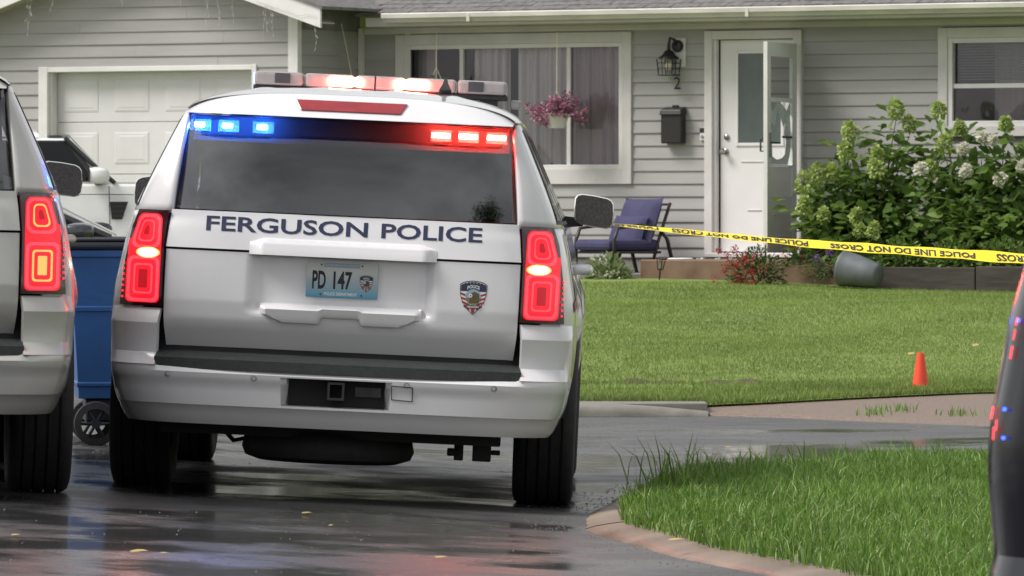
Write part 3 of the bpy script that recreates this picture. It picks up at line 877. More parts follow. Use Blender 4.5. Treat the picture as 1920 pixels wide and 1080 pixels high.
# lights hung inside the back glass
sadd('light_shroud', MB().box(-.69,.69,.44,.48,1.535,1.640), M['shroud'] if 'shroud' in M else M['interior'])
M['shroud'] = pm('shroud', (.34,.34,.35), .6, var=.2, scale=20)
suv.children[-1].data.materials[0] = M['shroud']
for i, x in enumerate((-.655,-.535,-.385,.385,.503,.625)):
    w, m_ = (.022,'led_blue') if i < 3 else (.040,'led_red')
    ho = sadd('light_module', MB().box(x-.045,x+.045,.434,.4395,1.575,1.625), M['shroud'])
    sadd('led', MB().box(x-w,x+w,.350,.362,1.590,1.611), M[m_], ho, bevel=.003)
    sadd('led_visor', MB().box(x-.035,x+.035,.345,.40,1.555,1.560), M['black_plastic'], ho)
# roof light bar
lb = sadd('light_bar', MB().box(-.585,.585,2.24,2.50,1.780,1.805), M['black_plastic'], bevel=.008)
for i in range(5):
    x0 = -.585 + i*.234
    sadd('light_bar_lens', MB().box(x0+.004,x0+.230,2.225,2.515,1.804,1.866), M['bar_clear'], lb, bevel=.014)
for x in (-.16,.145):
    sadd('flashing_lamp', MB().box(x-.074,x+.074,2.212,2.226,1.814,1.853), M['bar_red'], lb, bevel=.004)
for x in (-.45,.44): sadd('flasher_unit', MB().box(x-.035,x+.035,2.219,2.226,1.814,1.860), M['decal_grey'], lb)
sadd('added_side_lamp', MB().box(-.588,-.5855,2.32,2.44,1.814,1.860), M['added_bar_blue'], lb)  # unseen blue emitter added to throw blue onto the silver SUV's flank
for x in (-.5,.5): sadd('light_bar_foot', MB().box(x-.04,x+.04,2.26,2.46,1.705,1.781), M['black_plastic'], lb)
sadd('corner_camera', MB().box(.60,.65,2.3,2.4,1.745,1.785), M['bar_clear'], lb, bevel=.01)
lb.location.x = .045; lb.location.z = .014
fin = MB()
for (y,z,w) in ((1.30,0,.030),(1.27,.02,.026),(1.29,.045,.012),(1.31,.075,.004)):
    fin.v += [(.37-w,y-.01,1.795+z),(.37+w,y-.01,1.795+z),(.37+w,y+.07-z*.5,1.795+z),(.37-w,y+.07-z*.5,1.795+z)]
for i in range(3):
    for k_ in range(4): fin.f.append((i*4+k_, i*4+(k_+1)%4, i*4+4+(k_+1)%4, i*4+4+k_))
fin.f.append((12,13,14,15))
sadd('antenna', fin, M['black_plastic'])
sadd('whip_antenna', MB().tube([(.03,2.0,1.80),(.03,2.0,1.875)], .005, 6), M['black_plastic'])
# swoosh decal on the right flank
def flank(t, z, off): return sht(t, z, off)
dec = MB(); 
dec.grid(lambda u,v: flank(74+14.8*u, .905+(.075*u-.02)*v*1.0+.055*u, .003), lin(0,1,12), lin(0,1,3)); sadd('side_stripe', dec, M['decal_grey'])
dec = MB(); dec.grid(lambda u,v: flank(74+14.8*u, .865+.028*u+(.04+.01*u)*v, .004), lin(0,1,12), lin(0,1,3)); sadd('side_stripe', dec, M['decal_red'])

# the silver one at the left edge
suv2, _ = make_suv('police_suv', 'silver_paint', (-2.762, 25.8, .082), R(6.3), .02, 'silver SUV cut off by the left edge of the picture, tail lamps lit', 'car', lights='brake', lift=.03)
suv2.name = 'silver_suv'
# ------------------------------------------------------------------ house frame: x along the front (to the right), -y towards the street
HY = R(30); HCs, HSn = math.cos(HY), math.sin(HY)
HX0, HD0 = 455/F*63.0, 63.0
def U(px, w=0.0):
    a = (px-960)/F
    return (a*HD0 - HX0 + w*HSn - a*w*HCs)/(HCs + a*HSn)
def Dp(u, w=0.0): return HD0 - u*HSn - w*HCs
def ZP(py, px, w=0.0): return HC + (HOR-py)/F*Dp(U(px, w), w)
def hw(u, w, z): return (HX0 + u*HCs - w*HSn, Dp(u, w), z)
HROT = (0, 0, -HY)

M['vinyl'] = pm('vinyl', (.375,.362,.355), .5, var=.08, scale=1.0, bump=.05, bscale=30, stretch=(1,1,6))
M['trim'] = pm('trim', (.63,.60,.595), .5, var=.08, scale=3, rvar=.1)
M['trim_white'] = pm('trim_white', (.72,.70,.69), .45, var=.06, scale=4)
M['gutter'] = pm('gutter', (.62,.59,.54), .4, var=.12, scale=2.5, stretch=(1,1,5))
M['garage_paint'] = pm('garage_paint', (.66,.64,.645), .5, var=.06, scale=2)
M['door_paint'] = pm('door_paint', (.76,.74,.74), .4, var=.03, scale=3)
M['storm_paint'] = pm('storm_paint', (.70,.71,.70), .4, var=.04, scale=3)
M['shingle'] = pm('shingle', (.105,.10,.10), .75, col2=(.20,.19,.185), scale=14, bump=.5, bscale=200)
M['soffit'] = pm('soffit', (.42,.39,.34), .6, var=.1, scale=3)
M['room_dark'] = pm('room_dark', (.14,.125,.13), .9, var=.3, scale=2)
M['curtain'] = pm('curtain', (.80,.74,.76), .85, var=.12, scale=3, stretch=(6,6,.4))
M['win_glass'] = glass('win_glass', (.86,.85,.87), 1.8, .01)
M['screen_mesh'] = glass('screen_mesh', (.84,.80,.82), .8, .35)
M['frost_glass'] = pm('frost_glass', (.075,.095,.09), .25, coat=.5, var=.25, scale=2.5, stretch=(1,1,.5))
M['broken_glass'] = pm('broken_glass', (.55,.62,.60), .3, var=.25, scale=45, bump=.8, bscale=60)
M['porch'] = pm('porch', (.13,.072,.042), .6, col2=(.20,.125,.08), scale=5, bump=.3, bscale=90)
M['block'] = pm('block', (.22,.21,.20), .8, var=.15, scale=6, bump=.4, bscale=60)
M['iron'] = pm('iron', (.016,.014,.013), .45, var=.3, scale=30)
M['brass'] = pm('nickel', (.35,.33,.31), .3, metal=1.0, var=.1)
M['blind'] = pm('blind', (.30,.30,.31), .6, var=.08)
M['bulb'] = pm('bulb', (.75,.68,.50), .3, var=.05)
M['wire'] = pm('wire', (.46,.45,.41), .5, var=.1)
M['timber'] = pm('timber', (.030,.024,.019), .8, col2=(.06,.05,.04), scale=4, stretch=(1,1,8), bump=.4, bscale=60)

house = empty('house', (HX0, HD0, 0), HROT, 'grey vinyl sided house with attached garage behind the lawn', 'house')
UG, WG = -4.549, 1.22           # garage corner: along the front, and how far it stands out
UR = 6.2                        # right end of the house
WB, WT_ = .80, 3.12
CS = .1262
win1 = (U(745), U(1187), ZP(345,1187), ZP(62,1000))
door = (U(1325), U(1507), .82, ZP(57,1415))
win2 = (U(1762), U(1762)+1.55, ZP(256,1800), ZP(52,1800))
openings = [win1, door, win2]

def board(u0, u1, z0, z1, along='u', at=0.0):
    m = MB()
    if along == 'u':   # front facing board at depth y=at
        prof = [(at-.020,z0),(at-.0205,z0+.010),(at-.006,z1),(at,z1),(at,z0)]
        for x in (u0, u1): m.v += [(x,y,z) for (y,z) in prof]
    else:              # board on the garage's right-hand side wall x=at, u = -w
        prof = [(at+.020,z0),(at+.0205,z0+.010),(at+.006,z1),(at,z1),(at,z0)]
        for y in (u0, u1): m.v += [(x,y,z) for (x,z) in prof]
    m.f = [(0,1,6,5),(1,2,7,6),(2,3,8,7),(4,0,5,9),(0,4,3,2,1),(5,6,7,8,9),(3,4,9,8)]
    return m

wall = MB().box(UG, UR, .0, .02, .55, WB)
wall = wall.build('wall', M['block'], house)
z = 2.161 - 11*CS
while z < WT_:
    z1 = min(z+CS, WT_)
    if z1 > WB:
        segs = [(UG+.02, UR)]
        for (a, b, c, d) in openings:
            if z1 > c+.02 and z < d-.02:
                segs = [q for (s0, s1) in segs for q in ((s0, min(s1, a+.03)), (max(s0, b-.03), s1)) if q[1]-q[0] > .02]
        for (s0, s1) in segs:
            ct = [s0, s1] if s1-s0 < 1.7 else [s0, s0+(s1-s0)*random.uniform(.3,.7), s1]
            for ca, cb_ in zip(ct, ct[1:]): board(ca+.002, cb_, max(z, WB), z1, at=-random.uniform(0,.0025)).build('siding_board', M['vinyl'], wall)
    z += CS
# inner wall core pieces (behind the boards, between the openings)
edges = [UG] + [e for o_ in openings for e in (o_[0]+.02, o_[1]-.02)] + [UR]
for i in range(0, len(edges), 2): MB().box(edges[i], edges[i+1], .001, .12, WB, WT_).build('wall_core', M['block'], wall)
for (a, b, c, d) in openings:
    if c > 1: MB().box(a+.02, b-.02, .001, .12, WB, c+.02).build('wall_core', M['block'], wall)
    MB().box(a+.02, b-.02, .001, .12, d-.02, WT_).build('wall_core', M['block'], wall)
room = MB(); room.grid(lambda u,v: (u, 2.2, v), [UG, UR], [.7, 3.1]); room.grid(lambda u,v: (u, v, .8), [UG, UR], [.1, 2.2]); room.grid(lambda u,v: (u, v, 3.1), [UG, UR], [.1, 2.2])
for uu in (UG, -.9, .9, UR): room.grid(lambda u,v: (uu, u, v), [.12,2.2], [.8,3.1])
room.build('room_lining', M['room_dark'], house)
MB().box(UG, UR, 2.3, 8.0, .3, 3.1).build('rear_wing', M['block'], house)

# garage ---------------------------------------------------------------
gw_ = MB().box(-8.62, UG, -WG+.14, -WG+.16, .3, .5).build('garage_wall', M['block'], house)
gd = (U(92,WG), U(475,WG), .42, ZP(133,300,WG))
PITCH = .325; UM = -6.374; RZ = 3.83
def gable_top(u): return RZ + .09 - PITCH*abs(u-UM)
z = 2.960 - 20*CS
while z < 4.0:
    z1 = z+CS
    if z1 > .45:
        half = (RZ + .05 - z)/PITCH
        a, b = max(-8.60, UM-half), min(UG, UM+half)
        segs = [(a, b)]
        if z1 > gd[2] and z < gd[3]-.01: segs = [(a, gd[0]-.04), (gd[1]+.04, b)]
        for (s0, s1) in segs:
            if s1-s0 > .03:
                ct = [s0, s1] if s1-s0 < 1.9 else [s0, s0+(s1-s0)*random.uniform(.2,.8), s1]
                for ca, cb_ in zip(ct, ct[1:]): board(ca+.002, cb_, z, z1, at=-WG-random.uniform(0,.0025)).build('siding_board', M['vinyl'], gw_)
        # return wall
        if z1 < 3.15: board(-WG+.0, -.02, z, z1, 'w', UG).build('siding_board', M['vinyl'], gw_)
    z += CS
MB().box(UG-.02, UG-.001, -WG+.03, 0, .4, 3.3).build('garage_side_core', M['block'], gw_)
MB().box(gd[1]+.05, UG, -WG+.002, -WG+.06, .4, 3.6).build('garage_core', M['block'], gw_)
MB().box(-8.6, gd[0]-.05, -WG+.002, -WG+.06, .4, 3.4).build('garage_core', M['block'], gw_)
MB().box(gd[0]-.05, gd[1]+.05, -WG+.002, -WG+.06, gd[3]+.02, 3.75).build('garage_core', M['block'], gw_)
MB().box(UG-.085, UG+.03, -WG-.030, -WG+.05, .4, 3.25).build('corner_post', M['trim_white'], gw_, bevel=.004)
MB().box(UG+.021, UG+.07, -.07, -.021, .6, 3.12).build('corner_strip', M['trim'], gw_)
MB().box(UG+.55, UG+.62, -.034, -.0205, .8, 3.12).build('corner_strip', M['trim'], wall)
# garage door trim and door
gt = MB().box(gd[0]-.11, gd[0], -WG-.035, -WG+.11, .4, gd[3]+.055); gt.build('door_jamb', M['trim_white'], gw_, bevel=.004)
MB().box(gd[0]-.035, gd[0]+.03, -WG+.01, -WG+.10, .4, gd[3]-.001).build('door_stop', M['trim'], gw_, bevel=.004)
MB().box(gd[1], gd[1]+.055, -WG-.035, -WG+.11, .4, gd[3]+.055).build('door_jamb', M['trim_white'], gw_, bevel=.004)
MB().box(gd[0]+.001, gd[1]-.001, -WG-.033, -WG+.11, gd[3], gd[3]+.05).build('door_header', M['trim_white'], gw_, bevel=.004)
gdo = MB().box(gd[0], gd[1], -WG+.165, -WG+.18, .3, gd[3]).build('garage_door', M['gap'], house)
sec = .533
for i in range(5):
    zt = ZP(228,300,WG) + sec - i*sec; zb = zt - sec + .006
    so__ = MB().box(gd[0]+.004, gd[1]-.004, -WG+.13, -WG+.164, max(.42, zb), min(zt, gd[3]+.04)).build('door_section', M['garage_paint'], gdo)
    pw = (gd[1]-gd[0])/4
    for k in range(4):
        a, b = gd[0]+pw*k+.10, gd[0]+pw*(k+1)-.10; c, d = zb+.10, zt-.10
        p = MB()
        for (x0_, x1_, z0_, z1_, y) in ((a,b,c,d,.129),(a+.02,b-.02,c+.02,d-.02,.116),(a+.035,b-.035,c+.035,d-.035,.116),(a+.07,b-.07,c+.05,d-.05,.106)):
            p.v += [(x0_,-WG+y,z0_),(x1_,-WG+y,z0_),(x1_,-WG+y,z1_),(x0_,-WG+y,z1_)]
        for r_ in range(3):
            for q in range(4): p.f.append((r_*4+q, r_*4+(q+1)%4, r_*4+4+(q+1)%4, r_*4+4+q))
        p.f.append((12,13,14,15))
        p.v = [(x_, -WG+.1285+(y_+WG-.1285)*.30-.0015, z_) for (x_, y_, z_) in p.v]
        p.build('door_panel', M['garage_paint'], so__)
# garage roof with rake boards
WR_ = WG + .35
def slope(u0, u1, y0, y1, zf, th, mat, nm, par):
    return MB().quadbox([(u0,y0,zf(u0)-th),(u1,y0,zf(u1)-th),(u1,y1,zf(u1)-th),(u0,y1,zf(u0)-th),(u0,y0,zf(u0)),(u1,y0,zf(u1)),(u1,y1,zf(u1)),(u0,y1,zf(u0))]).build(nm, mat, par)
gz = lambda u: RZ + .235 - PITCH*abs(u-UM)
groof = slope(UM, -4.02, -WR_-.02, 8, gz, .03, M['shingle'], 'garage_roof', house)
slope(-8.73, UM-.001, -WR_-.02, 8, gz, .03, M['shingle'], 'roof_slope', groof)
fz = lambda u: RZ + .203 - PITCH*abs(u-UM)
slope(UM, -4.055, -WR_, -WR_+.03, fz, .195, M['trim_white'], 'rake_board', groof)
slope(-8.69, UM-.001, -WR_, -WR_+.03, fz, .195, M['trim_white'], 'rake_board', groof)
sz_ = lambda u: RZ + .05 - PITCH*abs(u-UM)
slope(UM, -4.10, -WR_+.031, -WG-.001, sz_, .012, M['soffit'], 'rake_soffit', groof)
slope(-8.6, UM-.001, -WR_+.031, -WG-.001, sz_, .012, M['soffit'], 'rake_soffit', groof)
# main roof: soffit, frieze, fascia, gutter, shingles
ROH = .46
ez = 3.262
mz = lambda y: ez + (y+ROH+.06)/3.0
roof = MB().quadbox([(-4.3,-ROH-.05,ez-.04),(UR+.5,-ROH-.05,ez-.04),(UR+.5,5,mz(5)-.05),(-4.3,5,mz(5)-.05),(-4.3,-ROH-.05,ez-.004),(UR+.5,-ROH-.05,ez-.004),(UR+.5,5,mz(5)-.012),(-4.3,5,mz(5)-.012)]).build('roof', M['shingle'], house)
MB().quadbox([(-8,5.02,mz(5)-.05),(UR+.5,5.02,mz(5)-.05),(UR+.5,10.6,ez-.1),(-8,10.6,ez-.1),(-8,5.02,mz(5)-.012),(UR+.5,5.02,mz(5)-.012),(UR+.5,10.6,ez-.06),(-8,10.6,ez-.06)]).build('roof_slope', M['shingle'], roof)
tab = MB()
for r_ in range(9):
    y0 = -ROH-.075 + r_*.135
    x = -4.25 + (r_ % 2)*.15
    while x < UR+.4:
        w_ = .30; lift_ = random.uniform(0,.006)
        zz = mz(y0)
        z2 = mz(y0+.20)
        tab.quadbox([(x,y0,zz-.004),(x+w_-.008,y0,zz-.004),(x+w_-.008,y0+.2,z2-.010),(x,y0+.2,z2-.010),(x,y0,zz+.007+lift_),(x+w_-.008,y0,zz+.007+lift_),(x+w_-.008,y0+.2,z2-.002),(x,y0+.2,z2-.002)])
        x += w_
tag(tab.build('shingle_tabs', M['shingle'], roof), kind='stuff')
MB().box(-4.2, UR+.4, -ROH, -ROH+.02, 3.125, ez-.05).build('fascia', M['trim'], roof)
MB().box(-4.2, UR+.4, -ROH+.021, -.022, 3.118, 3.13).build('soffit', M['soffit'], roof)
MB().box(UG+.08, UR, -.045, -.0215, 3.06, 3.117).build('frieze', M['trim'], roof)
gp = [(-.0,.0),(-.075,.0),(-.092,.03),(-.115,.045),(-.12,.085),(-.108,.095),(-.108,.088),(-.10,.085)]
gut = MB()
gx = [-3.95] + lin(-2.9, UR+.4, 8)
for x in gx:
    for (y, zz) in gp: gut.v.append((x, -ROH-.001+y, 3.158+zz))
for i in range(len(gx)-1):
    for k in range(7): gut.f.append((i*8+k, i*8+k+1, (i+1)*8+k+1, (i+1)*8+k))
gut.f.append(tuple(range(8)))
go = gut.build('gutter', M['gutter'], roof, auto=30)
m_ = go.modifiers.new('t', 'SOLIDIFY'); m_.thickness = .004
for x in (-2.95, .2, 3.4): MB().box(x, x+.035, -ROH-.1225, -ROH-.001, 3.157, 3.243).build('gutter_joint', M['gutter'], roof)

# windows ----------------------------------------------------------------
def frame(par, nm, a, b, c, d, w, y0, y1, mat, wb=None):
    wb = wb or w
    MB().box(a, a+w, y0, y1, c, d).build(nm, mat, par, bevel=.004)
    MB().box(b-w, b, y0, y1, c, d).build(nm, mat, par, bevel=.004)
    MB().box(a+w, b-w, y0+.002, y1-.001, d-w, d).build(nm, mat, par, bevel=.004)
    MB().box(a+w, b-w, y0+.002, y1-.001, c, c+wb).build(nm, mat, par, bevel=.004)
w1 = empty('window', (0,0,0)); w1.parent = house
a, b, c, d = win1
frame(w1, 'window_casing', a, b, c, d, .105, -.045, .03, M['trim'], .15)
ia, ib, ic, id_ = a+.105, b-.105, ZP(312,1100), ZP(90,1000)
frame(w1, 'window_frame', a+.105, b-.105, c+.15, d-.105, .045, -.028, .05, M['trim_white'])
ia += .045; ib -= .045; ic = c+.195; id_ = d-.15
mull = [U(866), U(1067)]
for q in mull: MB().box(q-.022, q+.022, -.012, .05, ic, id_).build('mullion', M['trim_white'], w1, bevel=.003)
cuts = [ia, mull[0], mull[1], ib]
for i in range(3):
    MB().grid(lambda u,v: (u, .02, v), [cuts[i]+.001, cuts[i+1]-.001], [ic, id_]).build('pane', M['win_glass'], w1)
MB().grid(lambda u,v: (u, .006, v), [cuts[2]+.023, cuts[3]-.002], [ic, id_]).build('insect_screen', M['screen_mesh'], w1)
MB().grid(lambda u,v: (u, .006, v), [cuts[0]+.002, cuts[1]-.023], [ic, id_]).build('insect_screen', M['screen_mesh'], w1)
def drape(a, b, n, y=.09):
    return MB().grid(lambda u,v: (u, y + .03*math.sin((u-a)*n) + .012*math.sin((u-a)*n*2.3+1), v), lin(a,b,70), lin(ic-.1, id_+.1, 3))
drape(U(960), U(1178), 70, .12).build('sheer_curtain', M['curtain'], w1, smooth=True)
drape(U(880), U(948), 60).build('curtain', M['curtain'], w1, smooth=True)
drape(U(985), U(1060), 48).build('curtain', M['curtain'], w1, smooth=True)
drape(U(1085), U(1175), 55, .1).build('curtain', M['curtain'], w1, smooth=True)
drape(U(765), U(800), 60, .2).build('curtain', M['curtain'], w1, smooth=True)

w2 = empty('window', (0,0,0)); w2.parent = house
a, b, c, d = win2
frame(w2, 'window_casing', a, b, c, d, .10, -.045, .03, M['trim'], .10)
frame(w2, 'window_frame', a+.10, b-.10, c+.10, d-.10, .05, -.03, .05, M['trim_white'])
ia, ib, ic, id_ = a+.15, b-.15, c+.15, d-.15
zm = ZP(161,1850)
MB().box(ia, ib, -.012, .05, zm-.022, zm+.022).build('meeting_rail', M['trim_white'], w2, bevel=.003)
MB().grid(lambda u,v: (u, .03, v), [ia, ib], [zm, id_]).build('pane', M['win_glass'], w2)
MB().grid(lambda u,v: (u, .01, v), [ia, ib], [ic, zm-.02]).build('pane', M['win_glass'], w2)
MB().grid(lambda u,v: (u, .0, v), [ia+.002, ib-.002], [ic, zm-.024]).build('insect_screen', M['screen_mesh'], w2)
for k in range(13):
    zz = id_-.02-k*.027
    MB().quadbox([(ia,.10,zz-.010),(ib,.10,zz-.010),(ib,.118,zz),(ia,.118,zz),(ia,.10,zz-.008),(ib,.10,zz-.008),(ib,.118,zz+.002),(ia,.118,zz+.002)]).build('blind_slat', M['blind'], w2)
MB().box(ia+.2, ib-.1, .5, .55, ic, id_).build('curtain', M['curtain'], w2)

# front door --------------------------------------------------------------
fd = MB().box(door[0]+.10, door[1]-.095, .075, .09, .84, door[3]-.085).build('front_door', M['gap'], house)
frame(fd, 'door_casing', door[0], door[1], door[2], door[3], .085, -.055, .03, M['trim'], .03)
MB().box(door[0]+.085, door[0]+.115, -.02, .05, .85, door[3]-.085).build('door_jamb', M['trim_white'], fd, bevel=.003)
MB().box(door[1]-.11, door[1]-.0855, -.02, .05, .85, door[3]-.085).build('door_jamb', M['trim_white'], fd, bevel=.003)
sl0, sl1 = U(1348), door[1]-.115
slab_t = door[3]-.092
g0, g1, gz0, gz1 = U(1382), U(1462), ZP(267,1410), ZP(100,1410)
for (x0_, x1_, z0_, z1_) in ((sl0,g0,.86,slab_t),(g1,sl1,.86,slab_t),(g0,g1,gz1,slab_t),(g0,g1,.86,gz0)):
    pass
MB().box(sl0, sl1, .035, .074, .86, slab_t).build('door_slab', M['door_paint'], fd)
MB().box(g0, g1, .028, .0345, gz0, gz1).build('door_light', M['frost_glass'], fd)
frame(fd, 'light_bead', g0-.03, g1+.03, gz0-.035, gz1+.03, .03, .018, .034, M['door_paint'])
um = (g0+g1)/2
for (z0_, wd) in ((ZP(303,1400), .19),(ZP(394,1400), .12)):
    MB().box(um-.02-wd, um-.02+wd*.3, .026, .0345, z0_-.006, z0_+.006).build('door_moulding', M['trim'], fd, bevel=.004)
MB().lathe([(.028,.034),(.028,.018),(.02,.012),(.0,.010)], 16, 'y', (U(1360),0,ZP(257,1360))).build('deadbolt', M['brass'], fd, auto=40)
MB().lathe([(.032,.034),(.03,.02),(.014,.012),(.014,-.01),(.03,-.025),(.033,-.04),(.02,-.055),(.0,-.057)], 16, 'y', (U(1358),0,ZP(284,1358))).build('door_knob', M['brass'], fd, auto=40)
MB().box(door[0]+.03, door[1]-.03, -.10, .05, .805, .845).build('door_sill', M['trim'], fd, bevel=.005)

# storm door, standing open towards the street
hu = U(1500)
sd = empty('storm_door', (hu, -.10, .86), (0,0,math.atan2(-.989,.141))); sd.parent = house
SW, SH = .86, 2.04
def sb(nm, t0, t1, z0, z1, y0=-.018, y1=.018, mat=None, **kw): return MB().box(t0, t1, y0, y1, z0, z1).build(nm, mat or M['storm_paint'], sd, **kw)
sb('stile', .0, .13, 0, SH, bevel=.004); sb('stile', SW-.10, SW, 0, SH, bevel=.004)
sb('edge_strip', SW+.0005, SW+.012, 0, SH, -.02, .02, M['trim_white'])
sb('rail', .131, SW-.101, SH-.14, SH-.0, -.017, .017); sb('rail', .131, SW-.101, 1.46, 1.50, -.017, .017); sb('kick_panel', .131, SW-.101, 0, .53, -.014, .014)
for zz in (.14,.36): sb('panel_ridge', .18, SW-.16, zz, zz+.015, -.021, .021)
sb('kick_panel_frame', .16, SW-.13, .13, .135, -.02, .02)
MB().grid(lambda u,v: (u, 0, v), [.131, SW-.101], [1.501, SH-.141]).build('pane', M['win_glass'], sd)
# broken lower pane: jagged ring of crazed glass round a hole
a0, a1, b0, b1 = .131, SW-.101, .85, 1.459
hole = [(.26,1.38),(.30,1.30),(.36,1.22),(.45,1.33),(.52,1.40),(.60,1.22),(.66,1.36),(.70,1.25),(.69,1.06),(.66,.93),(.55,.90),(.40,.915),(.30,.95),(.27,1.08),(.33,1.16)]
n_ = len(hole); cxh = sum(p[0] for p in hole)/n_; czh = sum(p[1] for p in hole)/n_
gl = MB(); out_ = []
for (x, zz) in hole:
    dx, dz = x-cxh, zz-czh; k = min((a1-cxh)/dx if dx > 0 else (a0-cxh)/dx if dx < 0 else 9, (b1-czh)/dz if dz > 0 else (b0-czh)/dz if dz < 0 else 9)
    out_.append((cxh+dx*k, czh+dz*k))
for (x, zz) in hole + out_: gl.v.append((x, random.uniform(-.003,.003), zz))
for k in range(n_): gl.f.append((k, (k+1) % n_, n_+(k+1) % n_, n_+k))
gl.build('broken_pane', M['broken_glass'], sd)
sb('lower_pane', .131, SW-.101, .545, .83, -.004, .004, M['door_paint']); sb('rail', .131, SW-.101, .53, .545); sb('rail', .131, SW-.101, .832, .848)
MB().tube([(SW-.06,-.03,1.10),(SW-.06,-.075,1.10),(SW-.06,-.075,.98),(SW-.06,-.03,.98)], .010, 8).build('handle', M['iron'], sd, smooth=True)
MB().tube([(SW-.06,.03,1.06),(SW-.06,.07,1.06),(SW-.20,.075,1.06)], .010, 8).build('handle', M['iron'], sd, smooth=True)
MB().box(SW-.075, SW-.045, -.03, .03, .92, 1.16).build('handle_plate', M['brass'], sd, bevel=.003)
MB().tube([(.20,.03,1.12),(.5,.05,1.12)], .012, 8).build('door_closer', M['iron'], sd)

# porch, beds, foundation
pu0, pu1 = U(1200,1.3), U(1640,1.3)
porch = MB().box(pu0, pu1, -1.3, -.001, .4, .79).build('porch', M['porch'], None, bevel=.012); porch.location = (HX0, HD0, 0); porch.rotation_euler = HROT
tag(porch, kind='structure')
pt = MB().box(-4.2, pu0-.004, -1.25, -.001, .4, .655).build('patio', M['concrete'], None, bevel=.01); pt.location = (HX0, HD0, 0); pt.rotation_euler = HROT
tag(pt, kind='structure')
bed = MB().grid(lambda u,v: (u, -v, .66 + .03*math.sin(u*3)*math.sin(v*5)), lin(pu1+.003, 7, 30), lin(0, 1.52, 8)).build('flower_bed', M['soil'], None, smooth=True); bed.location = (HX0, HD0, 0); bed.rotation_euler = HROT
tag(bed, kind='structure')
ed = empty('timber_edging', hw(0,0,0), HROT, 'dark timber edging along the bed under the hydrangeas', 'edging')
x = pu1 + .02
while x < 7:
    MB().box(x, x+1.19, -1.62, -1.53, .5, .735+random.uniform(-.008,.008)).build('plank', M['timber'], ed, bevel=.01); x += 1.2

# ------------------------------------------------------------------ things on and about the house
def hthing(name, px, py, w, label, cat, group=None):
    u = U(px, w); return empty(name, hw(u, w, ZP(py, px, w)), HROT, label, cat, group)
# wall lantern (origin at the middle of the lantern body)
L_ = hthing('wall_lantern', 1254, 122, .14, 'black iron wall lantern mounted beside the front door', 'lamp')
def lbx(nm, x0, x1, y0, y1, z0, z1, mat='iron', **kw): return MB().box(x0,x1,y0,y1,z0,z1).build(nm, M[mat], L_, **kw)
lbx('back_plate', .02,.13,.105,.118,-.02,.27,'trim_white', bevel=.02)
MB().lathe([(.05,-.045),(.06,-.03),(.06,0),(.04,.02)], 16, 'y', (.05,.10,.19)).build('mount', M['iron'], L_, auto=40)
MB().tube([(.05,.08,.19),(.05,.02,.25),(.02,-.01,.27),(.0,0,.20),(.0,0,.12)], .016, 8).build('arm', M['iron'], L_, smooth=True)
MB().lathe([(.105,.06),(.10,.075),(.06,.105),(.045,.135),(.02,.15)], 20, 'z').build('cap', M['iron'], L_, auto=40)
MB().box(-.085,.085,-.085,.085,-.105,-.092).build('base', M['iron'], L_, bevel=.003)
for sx in (-1,1):
    for sy in (-1,1): MB().tube([(sx*.075,sy*.075,-.09),(sx*.088,sy*.088,.06)], .006, 6).build('cage_bar', M['iron'], L_)
for q in (-.03,.03):
    for sy in (-1,1):
        MB().tube([(q,sy*.078,-.09),(q*1.1,sy*.088,.06)], .004, 5).build('cage_bar', M['iron'], L_)
for zz in (-.03,.02):
    for sy in (-1,1): MB().tube([(-.082,sy*.082,zz),(.082,sy*.082,zz)], .004, 5).build('cage_bar', M['iron'], L_)
MB().lathe([(.0,-.06),(.03,-.05),(.038,0),(.03,.04),(.0,.05)], 12, 'z', caps=False).build('bulb', M['bulb'], L_, smooth=True)
# house number
u = U(1269, .03); zn = ZP(167,1269,.03)
nb = text_obj('house_number', '2', lambda a,b: hw(u-.035+.075*a - 0.0, .028, zn+.12*b), M['iron'], None, .0)
tag(nb, 'dark metal house number 2 fixed below the wall lantern', 'number')
# mailbox
mbx = hthing('mailbox', 1264, 235, .06, 'black wall-mounted mailbox between the window and the door', 'mailbox')
mb_ = MB().box(-.115,.115,-.07,.035,-.18,.11).build('box', M['iron'], mbx, bevel=.012)
MB().quadbox([(-.125,-.09,.10),(.125,-.09,.10),(.125,.035,.112),(-.125,.035,.112),(-.118,-.075,.155),(.118,-.075,.155),(.118,.035,.185),(-.118,.035,.185)]).build('lid', M['iron'], mbx, bevel=.01)
MB().box(-.03,.03,.015,.037,.18,.20).build('hanger', M['iron'], mbx)
# doorbell
db = hthing('doorbell', 1318, 251, .03, 'small black and silver doorbell beside the door frame', 'doorbell')
MB().box(-.03,.03,-.012,.01,-.065,.06).build('case', M['trim_white'], db, bevel=.004)
MB().box(-.028,.028,-.016,-.0125,.012,.058).build('camera_face', M['ink'], db)
MB().lathe([(.017,-.0125),(.017,-.018),(.0,-.018)], 16, 'y', (0,0,-.03)).build('button', M['brass'], db)
